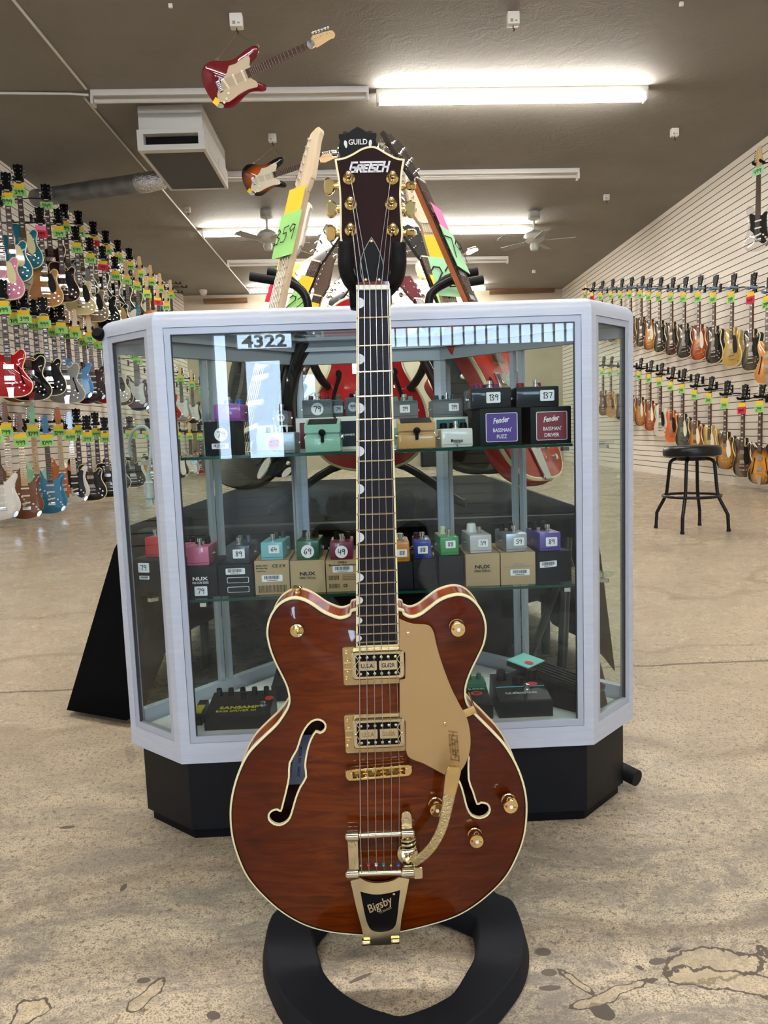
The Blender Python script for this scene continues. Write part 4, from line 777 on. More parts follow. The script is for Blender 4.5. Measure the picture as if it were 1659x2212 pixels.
for i in (1, 3, 5, 7, 9, 12, 15, 17, 19, 21):     # thumbnail inlays at the bass edge
    z = (frz(i)+frz(i-1))/2
    if z < zb+.006: continue
    xa = fbx(z, -1)+.002; h_ = min(.0068, (frz(i-1)-frz(i))*.36)
    MB().plate([(xa, z-h_)]+[(xa+.0085*math.cos(t)*min(1, h_/.0068*1.1), z+h_*math.sin(t)) for t in [math.radians(a_) for a_ in range(-80, 81, 16)]]+[(xa, z+h_)], -WN-.0002, -WN+.0005).build('inlay', PEARL, fb, smooth=False)
nq = gl([(768.5, 615), (841.5, 614.5), (842, 625.5), (769, 626.5)], .0185)
MB().plate(nq, -.0185, -.008, .0008).build('nut', IVORY, gtr)
# --- headstock, angled back from the nut
HM = T(0, 0, nutz) @ RX(-.14) @ T(0, 0, -nutz); _keep = (GI, _o); GI = (GM @ HM).inverted(); _o = GI @ Vector((0, 0, CAMH)); _before = set(gtr.children)
WH = .008
HO = [(724, 344.5), (743, 341.5), (762, 333), (778, 323.5), (791, 318.5), (805, 317), (817, 320.5), (832, 329.6), (848, 338.5), (860, 343), (873.5, 344.5), (869.5, 362), (866.5, 390), (865, 417), (866, 448), (868, 480), (869, 510), (863, 545), (854, 568), (845.5, 588), (841.5, 616), (769, 616), (764.5, 590), (757, 570), (745, 545), (736, 515), (735.5, 480), (735, 448), (734, 417), (731, 385), (726.5, 360)]
def cornered(P, k, sharp):                     # spline with hard corners at the given indices
    o = []; n = len(P); sh = sorted(sharp)
    for a_, b_ in zip(sh, sh[1:]+[sh[0]+n]): o += smooth([P[i % n] for i in range(a_, b_+1)], k, False)[:-1]
    return o
HS = ccw(gl(cornered(HO, 4, [0, 10, 20, 21]), WH)); HN = normals(HS)
MB().plate(HS, -WH+.0002, .008).build('headstock', WINE, gtr)
band(HS, HN, [(-.0007, -WH-.0004), (-.0007, .003), (.0004, .003), (.0016, -WH-.0004)], 'headstock_binding', CREAM)
hsF = -WH-.0002
TP = [(753.6, 383), (757.5, 438.5), (757.5, 495), (847.7, 383), (845, 438.5), (848.5, 495)]; TB = [(711, 400), (716, 449), (715.5, 501), (888, 398), (886, 449), (888, 500)]
posts = []
for i, (a, b) in enumerate(zip(TP, TB)):
    x, z = gp(*a, WH+.004); bx, bz = gp(*b, -.002); posts.append((x, z)); s_ = -1 if i < 3 else 1
    tn = thing('tuning_machine', None, None); tn.parent = gtr; tn.location = (x, hsF, z); MB().lathe([(.0072, 0), (.0076, .001), (.006, .002), (.0052, .0028), (.0045, .0045)], 24, RX(math.pi/2)).build('bushing', GOLD, tn)
    MB().lathe([(.0032, .002), (.0032, .009), (.0024, .0105), (.0034, .0125), (.0034, .0165), (.002, .0175), (0, .0176)], 16, RX(math.pi/2)).build('post', GOLD, tn)
    ex = (gp(868 if s_ > 0 else 733, a[1], 0)[0]); dz = bz-z
    MB().tube([(ex-x-s_*.006, .0145, dz), (bx-x-s_*.006, .0145, dz)], .0032, 12).tube([(ex-x-s_*.001, .0145, dz), (ex-x+s_*.003, .0145, dz)], .0048, 14).build('shaft', GOLD, tn)
    rot = (.35, .1, .45, -1.0, .1, -1.15)[i]; bt = [(s_*p_, q_) for p_, q_ in ((-.0065, -.004), (-.004, -.008), (.001, -.0105), (.005, -.0085), (.0065, -.004), (.0068, 0), (.0065, .004), (.005, .0085), (.001, .0105), (-.004, .008), (-.0065, .004))]
    MB().plate(smooth(bt, 3), -.0042, .0042, .002, T(bx-x, .0145, dz) @ RX(rot)).build('button', GOLD, tn)
    MB().box((-.007, .0085, dz-.011), (.007+0, .02, dz+.009), .002, T(s_*.004, 0, 0)).build('gear_housing', GOLD, tn)
TC = cornered([(802.6, 511.5), (812, 527), (822, 548), (828.5, 572), (827.5, 592), (825, 611), (784.5, 611), (779, 592), (777.5, 572), (783, 548), (793, 527)], 3, [0, 5, 6])
tc = MB().plate(gl(TC, WH+.002), -WH-.0022, -WH, .0005).build('truss_rod_cover', BLK, gtr); q = ccw(gl(TC, WH+.0022)); band(q, normals(q), [(0, -WH-.0024), (0, -WH), (.0008, -WH), (.0008, -WH-.0024)], 'cover_edge', mat('grey_edge', '#8d8d90', .4), tc)
def screw(px, py, w, par, r=.0024, m=GOLD, name='screw'):
    x, z = gp(px, py, w); MB().lathe([(r, 0), (r*.9, .0007), (r*.5, .0011), (r*.25, .0009), (0, .0009)], 16, T(x, -w, z) @ RX(math.pi/2)).build(name, m, par)
for p in ((802.6, 520.5), (790, 604), (819, 604)): screw(*p, WH+.0023, tc)
# headstock name: blocky slanted letters under a long bar
def blocky(par, m, M, Wd, Hh, nm='lettering', th=.0003):
    L = []; u = .19    # unit heights: big letters 0..1, small letters 0..(1-u-.1)
    s_ = .70
    def G(x, w): return [[(x+w, 1), (x, 1), (x, 0), (x+w, 0), (x+w, .46), (x+w*.5, .46)]]
    def Rr(x, w): return [[(x, 0), (x, s_), (x+w, s_), (x+w, s_*.5), (x, s_*.5)], [(x+w*.45, s_*.5), (x+w, 0)]]
    def Ee(x, w): return [[(x+w, s_), (x, s_), (x, 0), (x+w, 0)], [(x, s_*.5), (x+w*.85, s_*.5)]]
    def Ss(x, w): return [[(x+w, s_), (x, s_), (x, s_*.52), (x+w, s_*.48), (x+w, 0), (x, 0)]]
    def Cc(x, w): return [[(x+w, s_), (x, s_), (x, 0), (x+w, 0)]]
    def Hc(x, w): return [[(x, 0), (x, 1)], [(x+w, 0), (x+w, 1)], [(x, .48), (x+w, .48)]]
    L += G(0, .78)+Rr(1.12, .62)+Ee(2.08, .5)+[[(2.95, 0), (2.95, 1)], [(1.35, 1), (4.72, 1)]]+Ss(3.28, .52)+Cc(4.15, .55)+Hc(5.05, .72)
    sx = Wd/(5.77+.42); L = [[(((x-2.9)*sx+(z-.5)*Hh*.22), (z-.5)*Hh*.8) for x, z in st] for st in L]
    return strokes(L, Hh*.165, M, th=th).build(nm, m, par, smooth=False)
x, z = gp(798.5, 361, WH); blocky(gtr, PEARL, T(x, hsF-.0002, z) @ RY(.01), .0498, .0145, 'name_inlay')
bpy.context.view_layer.update()
for c_ in gtr.children:
    if c_ not in _before: c_.matrix_local = HM @ Matrix.LocRotScale(c_.location, c_.rotation_euler, c_.scale)
GI, _o = _keep
# --- pickguard (floats on its bracket)
PGQ = [(862.3, 1337), (873.5, 1342), (892, 1348), (920.5, 1350), (931.5, 1356), (938, 1368.5), (944, 1397), (955, 1434), (974, 1484.5), (992.6, 1522), (1008, 1550), (1015, 1578.5), (1016.5, 1610), (1011, 1638), (999, 1661.6), (985, 1673), (966, 1676), (936, 1661), (914, 1649.5), (892, 1641.5), (881, 1633.5), (876.5, 1620), (875.8, 1560), (874, 1556), (863.5, 1554), (863, 1469), (875, 1466), (875, 1410), (862.5, 1407)]
WG = .021
pgo = cornered(PGQ, 3, [0, 5, 21, 22, 23, 24, 25, 26, 27, 28]); pg = MB().plate(gl(pgo, WG), -WG, -WG+.0022, .0006).build('pickguard', GUARD, gtr)
for p in ((882, 1369), (962, 1564)): screw(*p, WG, pg, .003)
x, z = gp(980.5, 1611, WG); blocky(pg, mat('engraved_gold', '#8d6c3d', .35, .3), T(x, -WG-.0001, z) @ RY(-math.pi/2-.06) @ Matrix.Scale(1, 4), .0425, .0125)
x, z = gp(1010, 1534, .012); br = MB().box((-.016, -.019, -.0055), (.0105, -.0175, .0055), .0006, T(x, 0, z) @ RY(-.38)).box((.009, -.019, -.0055), (.0105, .03, .0055), .0006, T(x, 0, z) @ RY(-.38)).build('pickguard_bracket', GOLD, gtr)
# --- pickups
def pickup(q, cov, left_scr, letm, flip):
    x0, z1 = gp(q[0], q[1], .014); x1, z0 = gp(q[2], q[3], .014); base = .0155
    ring = MB().plate(rrect(x0, z0, x1, z1, .003), -base, -.006, .001).build('pickup_ring', NICKD, gtr)
    a0, b1 = gp(cov[0], cov[1], .026); a1, b0 = gp(cov[2], cov[3], .026); cx, cz, cw, ch = (a0+a1)/2, (b0+b1)/2, a1-a0, b1-b0
    cv = MB().plate(rrect(a0, b0, a1, b1, .0055, 5), -.025, -.014, .0016).build('pickup_cover', NICK, gtr)
    MB().plate(rrect(cx-cw*.42, cz-ch*.38, cx+cw*.42, cz+ch*.38, .004), -.0254, -.0248).build('black_insert', BLK, cv, smooth=False)
    for sx in (-1, 1):
        MB().plate(rrect(cx+(cw*.02 if sx > 0 else -cw*.37), cz-ch*.17, cx+(cw*.37 if sx > 0 else -cw*.02), cz+ch*.17, .0015), -.0262, -.025, .0004).build('centre_bar', NICK, cv)
        text('U.S.A.' if sx < 0 else 'GL62R', 'lettering', letm, cv, T(cx+sx*cw*.195, -.0264, cz), h=ch*.15, w=cw*.25, bold=.02)
    e = MB()
    for sx in (-1, 1): e.tube([(cx+sx*cw*.44, -.0258, cz-ch*.4), (cx+sx*cw*.36, -.0258, cz-ch*.2), (cx+sx*cw*.44, -.0258, cz), (cx+sx*cw*.36, -.0258, cz+ch*.2), (cx+sx*cw*.44, -.0258, cz+ch*.4)], .0007, 6)
    e.build('cover_scroll', NICK, cv)
    for sz in (-1, 1):
        for k in range(6):
            MB().lathe([(.0021, 0), (.002, .001), (.0012, .0016), (0, .0017)], 14, T(cx-cw*.335+cw*.134*k, -.0252, cz+sz*ch*.285) @ RX(math.pi/2)).build('pole_screw', NICK, cv)
    for sx in (-1, 1): MB().lathe([(.0022, 0), (.002, .001), (.001, .0016), (0, .0016)], 14, T(cx+sx*cw*.445, -.0252, cz) @ RX(math.pi/2)).build('height_screw', GOLD, cv)
    for p in left_scr: screw(*p, base, ring, .0024)
    for k in (-.0045, .0045): MB().box((x0+.001, -base-.0012, (z0+z1)/2+k-.0012), (x0+.0145, -base+.001, (z0+z1)/2+k+.0012), .0004).build('ring_rib', NICKD, ring)
NICKD = mat('satin_gold_ring', '#c2a878', .24, .85)
pickup((739, 1398, 866, 1476), (758, 1409, 874.5, 1466), ((747.5, 1409), (751, 1425), (751, 1449), (748, 1465)), mat('black_stamp', '#222222', .5), 1)
pickup((743, 1544.5, 877, 1622), (760.5, 1556, 875.5, 1615), ((749.5, 1556.5), (753, 1573), (753, 1597), (750, 1611)), mat('gold_stamp', '#a88b52', .3, 1), 1)
# --- bridge
WBR = .027; (xa, za), (xb, zb2) = gp(757, 1675.5, WBR), gp(879.5, 1664.5, WBR); ang = math.atan2(zb2-za, xb-xa); cx, cz = (xa+xb)/2, (za+zb2)/2; hl = math.hypot(xb-xa, zb2-za)/2+.0065
BM = T(cx, -WBR, cz) @ RY(-ang)
bd = thing('bridge', None, None); bd.parent = gtr; bd.matrix_local = BM
fr = MB()
fr.box((-hl*.80, 0, .0045), (hl*.80, .011, .0078), .0008).box((-hl*.80, 0, -.0078), (hl*.80, .011, -.0045), .0008)
for s_ in (-1, 1): fr.plate([(s_*hl*.78, -.0078), (s_*hl*.78, .0078), (s_*(hl-.004), .0078), (s_*(hl-.001), .005), (s_*hl, 0), (s_*(hl-.001), -.005), (s_*(hl-.004), -.0078)], 0, .011, .0008)
fr.build('bridge_frame', GOLD, bd); MB().box((-hl*.79, .006, -.0045), (hl*.79, .0105, .0045)).build('bridge_floor', mat('dark_gold', '#6b5220', .4, .8), bd)
for k in range(6):
    xx = -hl*.655+hl*.262*k; MB().add([(xx-.0038, .005, -.004), (xx+.0038, .005, -.004), (xx+.0038, .005, .004), (xx-.0038, .005, .004), (xx-.0034, -.0022, (.0006 if k % 2 else -.0012)), (xx+.0034, -.0022, (.0006 if k % 2 else -.0012))], [(0, 1, 2, 3), (0, 4, 5, 1), (2, 5, 4, 3), (0, 3, 4), (1, 5, 2)]).build('saddle', GOLD, bd, smooth=False)
    MB().lathe([(.0012, -.006), (.0012, .0055), (.0019, .006), (.0019, .0085), (0, .0086)], 8, T(xx, .002, 0)).build('saddle_screw', GOLD, bd)
for s_ in (-1, 1): MB().lathe([(.0025, -.001), (.0025, 0), (.0045, .009), (.0075, .0105), (.0075, .0135), (.003, .014), (.003, .022)], 20, T(s_*(hl-.007), 0, 0) @ RX(-math.pi/2)).build('bridge_post', GOLD, bd)
# --- vibrato tailpiece
vb = thing('vibrato_tailpiece', None, None); vb.parent = gtr
WT = .02
PL = cornered([(757, 1903), (779, 1897), (789, 1903), (803, 1907), (818, 1907.5), (834, 1906), (850, 1902), (862, 1895), (884, 1899), (879, 1925), (873, 1955), (867, 1985), (863.8, 2020), (862.5, 2040), (786.5, 2043), (785, 2022), (778, 1992), (769, 1958), (763, 1930)], 2, [0, 1, 7, 8, 13, 14])
WIN = cornered([(778.5, 1926), (790, 1929), (805, 1932), (822, 1932), (845, 1928), (864.5, 1922.5), (862, 1945), (858.5, 1978), (855, 1997), (848, 2006.5), (836, 2011.5), (819, 2013.5), (803, 2009.5), (793.5, 1995), (786.5, 1968)], 2, [0, 5])
def holed(outer, hole, y0, y1, name, m, par):
    pts = [Vector(p) for p in outer]+[Vector(p) for p in hole]; n, k = len(outer), len(hole); ed = [(i, (i+1) % n) for i in range(n)]+[(n+i, n+(i+1) % k) for i in range(k)]
    vs, es, fs, *_ = delaunay_2d_cdt(pts, ed, [], 0, 1e-7); fs = [tuple(f) for f in fs if (lambda c: inside(outer, c.x, c.y) and not inside(hole, c.x, c.y))(sum((vs[i] for i in f), Vector((0, 0)))/3)]
    mb = MB().add([(v.x, y0, v.y) for v in vs], fs).add([(v.x, y1, v.y) for v in vs], [f[::-1] for f in fs])
    for L in (outer, hole): q = len(L); mb.add([(p[0], y, p[1]) for y in (y0, y1) for p in L], [(i, (i+1) % q, (i+1) % q+q, i+q) for i in range(q)])
    return mb.build(name, m, par, smooth=False)
holed(ccw(gl(PL, WT)), ccw(gl(WIN, WT)), -WT, -WT+.004, 'tailpiece_plate', NICK, vb)
MB().plate(gl(WIN, WT-.003), -WT+.0035, -WT+.006).build('black_window', BLK, vb, smooth=False)
x, z = gp(822, 1958, WT); text('Bigsby', 'lettering', NICK, vb, T(x, -WT+.0028, z) @ RY(-.40), h=.0165, w=.036, shear=.15, bold=.012, ext=.0007)
x, z = gp(828, 1966, WT); text('LICENSED', 'lettering', NICK, vb, T(x+.003, -WT+.0028, z-.002) @ RY(-.40), h=.003, w=.018)
x, z = gp(851, 1934, WT); MB().plate(circ(x, z, .0016, 14), -WT+.0025, -WT+.0036).build('registered_mark', NICK, vb, smooth=False)
hx0, hz0 = gp(791, 2034, WT); hx1, hz1 = gp(854, 2030.5, WT)
for hx, hz in ((hx0, hz0), (hx1, hz1)): MB().lathe([(0, -.0062), (.0042, -.0058), (.0048, -.004), (.0048, .004), (.0042, .0058), (0, .0062)], 18, T(hx, -WT-.001, hz) @ RY(math.pi/2)).build('hinge_barrel', GOLD, vb)
x0, z0 = gp(790, 2040, WT); x1, z1 = gp(858, 2022, WT); MB().box((x0, -WT+.001, z0), (x1, DEP*.5, z0+.004), .001).build('strap_plate', GOLD, vb)
LP = gp(761.5, 1805, .034); LB = gp(762, 1886, .034); RP = gp(880, 1799, .034); RB = gp(881, 1883, .034)
for nm, a, b in (('tension_bar', LP, RP), ('string_bar', LB, RB)): MB().tube([(a[0], -.034, a[1]), (b[0], -.034, b[1])], .0046, 20).build(nm, NICK, vb)
def collar(p, r, w, par=vb, nm='bar_bearing', y=-.034): return MB().lathe([(r*.7, -w/2-.002), (r, -w/2), (r, w/2), (r*.7, w/2+.002)], 24, T(p[0], y, p[1]) @ RY(math.pi/2)).build(nm, NICK, par)
for p in (LP, RP, LB, RB): collar(p, .0078, .0145)
MB().box((LP[0]-.007, -.037, LB[1]-.006), (LP[0]+.007, -.016, LP[1]+.004), .002).build('side_arm', NICK, vb); MB().box((RP[0]-.007, -.03, RB[1]-.006), (RP[0]+.006, -.016, RP[1]-.004), .002).build('side_arm', NICK, vb)
x, z = gp(878, 1771, .03); MB().plate(smooth([(x-.0062, z-.02), (x-.0065, z+.006), (x, z+.012), (x+.0065, z+.006), (x+.0062, z-.02)], 3), -.031, -.018, .001).build('tension_tab', NICK, vb); screw(877.5, 1773, .0312, vb, .0042, NICK); screw(761.5, 1826, .0372, vb, .0042, NICK)
x, z = gp(882, 1826, .036)
sp = [(x+.0095*math.cos(a_), -.036-.0095*math.sin(a_)*.8, z+.012-.024*a_/(math.tau*4)) for a_ in [math.tau*4*i/72 for i in range(73)]]; MB().tube(sp, .0019, 8).build('spring', NICK, vb); MB().lathe([(.006, -.016), (.006, .014)], 16, T(x, -.036, z)).build('spring_post', GOLD, vb)
x, z = gp(881, 1850, .045); MB().lathe([(.0, -.013), (.013, -.013), (.0145, -.006), (.0135, .003), (.008, .008), (0, .0085)], 28, T(x, -.036, z-.001) @ RX(math.pi/2-.35)).build('arm_hub', NICK, vb); MB().lathe([(.0052, 0), (.0052, .004), (.0035, .0062), (0, .0065)], 18, T(x, -.0455, z-.003) @ RX(math.pi/2-.3)).build('arm_bolt', GOLD, vb)
x, z = gp(903, 1881, .034); MB().plate(rrect(x-.006, z-.0085, x+.0055, z+.0085, .002), -.04, -.026, .001).build('bar_end', NICK, vb)
AR = [(893, 1864), (911, 1852), (929, 1834), (944, 1812), (955, 1788), (962, 1762), (967, 1738), (971, 1714), (974, 1696), (977, 1678), (980, 1664), (981, 1655)]
aw = [.0058, .0062, .0062, .0062, .0064, .0066, .007, .0078, .0088, .0092, .0092, .0075]; ad = [.046, .05, .053, .055, .056, .057, .057, .057, .057, .057, .057, .057]
HAMG = mat('hammered_gold', '#dcc796', .22, 1); nhg = NT(HAMG); nhg.bump(nhg.noise(nhg.obj(), 300, 4, .6, 1), 1, .002)
def strap(idx, name, m, t_):
    P_ = smooth([gp(*AR[i], ad[i])+(aw[i], ad[i]) for i in idx], 4, False); vs = []; n = len(P_)
    for i, (x, z, w, d) in enumerate(P_):
        a_ = Vector(P_[max(i-1, 0)][:2]); b_ = Vector(P_[min(i+1, n-1)][:2]); t2 = (b_-a_).normalized(); nn = Vector((-t2.y, t2.x))
        for u_, v_ in ((-1, .4), (-.8, 1), (.8, 1), (1, .4), (1, -.6), (-1, -.6)): vs.append((x+nn.x*w*u_, -d-t_*v_, z+nn.y*w*u_))
    return MB().add(vs, [(i*6+k, i*6+(k+1) % 6, (i+1)*6+(k+1) % 6, (i+1)*6+k) for i in range(n-1) for k in range(6)]+[tuple(range(6)), tuple(range((n-1)*6, n*6))[::-1]]).build(name, m, vb, ang=30)
strap(range(0, 8), 'vibrato_arm', HAMG, .0022); strap(range(7, 12), 'arm_grip', GOLD, .0032)
# --- strings, with coloured ball ends
ny = [774.6, 786.8, 798.7, 811.8, 824, 836.3]; by = [777.5, 794, 811, 828, 845.5, 862.5]; ty = [779, 795.3, 812, 828.5, 845.3, 862]; ly = [781, 797, 813.6, 829.5, 845.6, 861.5]
ring_c = [NICK, REDST, mat('white_ball', '#d8d8d8'), mat('green_ball', '#1f9a9a', .3, .6), GOLD, mat('blue_ball', '#2c62b8', .3, .6)]
for k in range(6):
    px_, pz_ = posts[[2, 1, 0, 3, 4, 5][k]]; nx, nz = gp(ny[k], 615, .0195); b_ = gp(by[k], 1669-(by[k]-818)*.1, .0305); t_ = gp(ty[k], 1803-(ty[k]-820)*.06, .0355); l_ = gp(ly[k], 1881-(ly[k]-820)*.06, .0395)
    s_ = 1 if k < 3 else -1; rad = (.00072, .0006, .0005, .00038, .0003, .00026)[k]
    MB().tube([tuple(HM @ Vector((px_+s_*.0022, hsF-.0085, pz_-.002))), (nx, -.0195, nz), (nx+(b_[0]-nx)*.02, -.0198, nz+(b_[1]-nz)*.02), (b_[0], -.0305, b_[1])], rad, 6).tube([(b_[0], -.0305, b_[1]), (t_[0], -.0385, t_[1]+.004), (t_[0], -.0395, t_[1]), (l_[0], -.0395, l_[1]), (l_[0], -.036, l_[1]-.005)], rad, 6).build('string', STEEL, gtr)
    MB().tube([(px_, hsF-.0080, pz_+.0035), (px_+.0036, hsF-.008, pz_), (px_, hsF-.008, pz_-.0036), (px_-.0036, hsF-.008, pz_)], rad, 6, closed=True, M=HM).build('string_winding', STEEL, gtr)
    q = gp(ly[k]-1, 1867, .038); MB().lathe([(.0009, -.0016), (.002, -.0014), (.0013, 0), (.002, .0014), (.0009, .0016)], 12, T(q[0], -.0385, q[1])).build('string_ball', ring_c[k], vb)
# --- knobs, switch, strap button
def gknob(px, py, par=gtr):
    x, z = gp(px, py, .032); kt = thing('volume_knob', None, None); kt.parent = par; kt.location = (x, -.012, z)
    MB().lathe([(.0098, 0), (.0098, .0025), (.0085, .003), (.0085, .006), (.0098, .0065), (.0098, .0175), (.009, .0192), (.0, .0196)], 36, RX(math.pi/2)).build('knob_body', GOLD, kt)
    MB().lathe([(.0014, 0), (.0014, .0006), (0, .0006)], 10, T(-.0062, -.0194, .0012) @ RX(math.pi/2)).build('red_dot', mat('red_jewel', '#b3141c', .2), kt)
    MB().lathe([(.0024, 0), (.0024, .0006), (0, .0006)], 12, T(.0005, -.0196, .0) @ RX(math.pi/2)).build('centre_dot', mat('clear_jewel', '#e8e8f0', .1), kt)
    strokes([[(.001, 0), (.007, -.001)]], .0007, T(0, -.0198, 0)).build('pointer_arrow', NICKD, kt, smooth=False)
for p in ((990, 1361), (1104, 1744), (1030, 1819), (944, 1752)): gknob(*p)
x, z = gp(641, 1363, .013); tg = thing('toggle_switch', None, None); tg.parent = gtr; tg.location = (x, -.0115, z)
MB().lathe([(.0092, 0), (.0088, .001), (.0072, .0015), (.0068, .003), (.0045, .0035), (.0042, .006), (0, .0062)], 28, RX(math.pi/2)).build('switch_nut', GOLD, tg); MB().tube([(0, -.004, 0), (.0045, -.016, .0)], [.0018, .0018], 12).build('switch_lever', GOLD, tg); MB().lathe([(0, -.004), (.003, -.0035), (.0034, 0), (.003, .0035), (0, .004)], 14, T(.005, -.0175, 0) @ RX(math.pi/2-.3)).build('switch_tip', GOLD, tg)
x, z = gp(642, 1277, -.028); MB().lathe([(.0062, 0), (.0062, .001), (.0036, .002), (.003, .0065), (.0036, .0075), (.0072, .0085), (.0072, .0115), (.005, .0135), (0, .0138)], 24, T(x, .028, z-.006)).build('strap_button', GOLD, gtr)
# ================================================================ its stand
st = thing('guitar_stand', 'black foam covered hanging stand with open ring base holding the front guitar', 'stand', (.01, 1.0, 0)); SM = T(-.01, -1.0, 0)
ringo = [(1070, 1929), (1099, 1941), (1112, 1962), (1124, 1995), (1131, 2030), (1124, 2069), (1108, 2102), (1082, 2136), (1050, 2172), (1023, 2196), (985, 2222), (930, 2244), (868, 2252), (800, 2246), (740, 2234), (700, 2222), (677, 2212), (640, 2180), (615, 2150), (598, 2118), (584, 2085), (577, 2052), (580, 2010), (592, 1974), (612, 1955)]
ringi = [(1014, 1972), (1031, 1983), (1036, 2012), (1035, 2043), (1028, 2070), (1015, 2095), (985, 2143), (955, 2163), (922, 2179), (867, 2196), (830, 2188), (795, 2177), (764, 2162), (736, 2144), (710, 2120), (690, 2090), (680, 2050), (672, 2020), (676, 1996)]
ZR = .036
ro = [aZ(x, y, ZR) for x, y in ringo]; ri = [aZ(x, y, ZR) for x, y in ringi]; ro = [(p.x, p.y) for p in ro]+[(-.165, 1.19), (-.09, 1.225), (.01, 1.235), (.1, 1.225), (.16, 1.18)]; ri = [(p.x, p.y) for p in ri]+[(-.085, 1.135), (.01, 1.15), (.09, 1.13)]
ro = ccw(smooth(ro, 3)); ri = ccw(smooth(ri, 3))
def ringsolid(o_, i_, prof):
    mb = MB()
    pts = [Vector(p) for p in o_]+[Vector(p) for p in i_]; n, k = len(o_), len(i_); ed = [(a, (a+1) % n) for a in range(n)]+[(n+a, n+(a+1) % k) for a in range(k)]
    vs, es, fs, *_ = delaunay_2d_cdt(pts, ed, [], 0, 1e-7); fs = [tuple(f) for f in fs if (lambda c: inside(o_, c.x, c.y) and not inside(i_, c.x, c.y))(sum((vs[j] for j in f), Vector((0, 0)))/3)]
    mb.add([(v.x, v.y, ZR) for v in vs], fs).add([(v.x, v.y, .0) for v in vs], [f[::-1] for f in fs])
    for L in (o_, i_):
        N_ = normals(L); q = len(L); f_ = 1 if L is o_ else -1
        mb.add([(p[0]+nn[0]*d*f_, p[1]+nn[1]*d*f_, zz) for d, zz in prof for p, nn in zip(L, N_)], [(j*q+a, j*q+(a+1) % q, (j+1)*q+(a+1) % q, (j+1)*q+a) for j in range(len(prof)-1) for a in range(q)])
    return mb
mb = ringsolid(ro, ri, [(0, ZR), (.003, ZR-.002), (.008, .012), (.008, .003), (0, 0)]); mb.v = [tuple(SM @ Vector(p)) for p in mb.v]
FOAMB = mat('dark_foam', '#1a1c21', .75, spec=.15); nfo = NT(FOAMB); nfo.bump(nfo.noise(nfo.obj(), 500, 2), .25, .001); mb.build('foam_base', FOAMB, st, ang=35)
MB().tube([(0, .235, .02), (0, .23, .1), (0, .16, .5), (0, .09, .95)], .014, 16).tube([(0, .09, .9), (0, .085, 1.0)], .018, 16).build('pole', BLT, st)
yz = gp(746, 590, 0)[1]
for s_, a in ((-1, (746.5, 521)), (1, (861.5, 523))):
    x, z = gp(*a, .026); p0 = GM @ Vector((x, -.026, z)); x2, z2 = gp(a[0]+s_*0, 575, .02); p1 = GM @ Vector((x2, -.02, z2)); pts = [p0, p0.lerp(p1, .5), p1, GM @ Vector((x2-s_*.004, -.008, z2-.014)), GM @ Vector((x2-s_*.014, .02, z2-.022)), Vector((0.01, 1.075, p1.z+.0))]
    loc = [SM @ p for p in pts]; fm = MB().tube(smooth([tuple(q) for q in loc[:5]], 5, False), [.0085]+[.0092]*19+[.009], 18).build('yoke_pad', RUB, st); MB().tube([tuple(loc[4]), tuple((loc[4]+loc[5])/2), tuple(loc[5])], .006, 12).build('yoke_arm', BLT, st)
MB().box((-.03, .06, p1.z-.025), (.03, .1, p1.z+.025), .006).build('yoke_block', BLK, st)
# ================================================================ guitars for the walls, the ceiling and the rack
OL = {
'lp': [(-.03, .432), (-.08, .437), (-.122, .42), (-.138, .38), (-.13, .33), (-.118, .285), (-.122, .24), (-.146, .19), (-.164, .14), (-.162, .08), (-.13, .03), (-.07, .004), (0, 0), (.07, .004), (.13, .03), (.162, .08), (.164, .14), (.146, .19), (.122, .24), (.116, .285), (.128, .33), (.13, .362), (.108, .385), (.08, .38), (.058, .355), (.042, .342), (.03, .35), (.028, .425)],
'strat': [(-.03, .355), (-.048, .375), (-.062, .415), (-.088, .452), (-.12, .462), (-.138, .435), (-.135, .375), (-.12, .31), (-.115, .26), (-.13, .2), (-.156, .14), (-.16, .085), (-.13, .03), (-.07, .003), (0, .0), (.075, .018), (.13, .065), (.15, .125), (.14, .185), (.12, .24), (.113, .29), (.125, .335), (.142, .375), (.138, .405), (.112, .41), (.085, .385), (.06, .352), (.04, .338), (.028, .34)],
'semi': [(-.03, .4), (-.045, .392), (-.07, .41), (-.1, .438), (-.135, .435), (-.152, .4), (-.147, .35), (-.125, .295), (-.122, .25), (-.15, .2), (-.185, .145), (-.192, .095), (-.165, .04), (-.1, .007), (0, 0), (.1, .007), (.165, .04), (.192, .095), (.185, .145), (.15, .2), (.122, .25), (.125, .295), (.147, .35), (.152, .4), (.135, .435), (.1, .438), (.07, .41), (.045, .392), (.03, .4)],
'vee': [(-.03, .4), (-.05, .36), (-.17, .04), (-.16, .0), (-.11, .01), (0, .2), (.11, .01), (.16, .0), (.17, .04), (.05, .36), (.03, .4)],
'arch': [(-.02, .535), (-.06, .53), (-.1, .505), (-.128, .46), (-.133, .41), (-.118, .36), (-.115, .325), (-.135, .28), (-.172, .22), (-.186, .155), (-.175, .085), (-.13, .03), (-.07, .006), (0, 0), (.07, .006), (.13, .03), (.175, .085), (.186, .155), (.172, .22), (.135, .28), (.115, .325), (.118, .36), (.133, .41), (.128, .46), (.1, .505), (.06, .53), (.02, .535)]}
H3 = [(-.021, 0), (-.03, .04), (-.04, .1), (-.044, .165), (-.02, .16), (0, .175), (.02, .16), (.044, .165), (.04, .1), (.03, .04), (.021, 0)]
H6 = [(-.021, 0), (-.03, .02), (-.042, .035), (-.04, .06), (-.026, .165), (-.012, .185), (.012, .19), (.028, .17), (.024, .15), (.036, .045), (.03, .03), (.021, 0)]
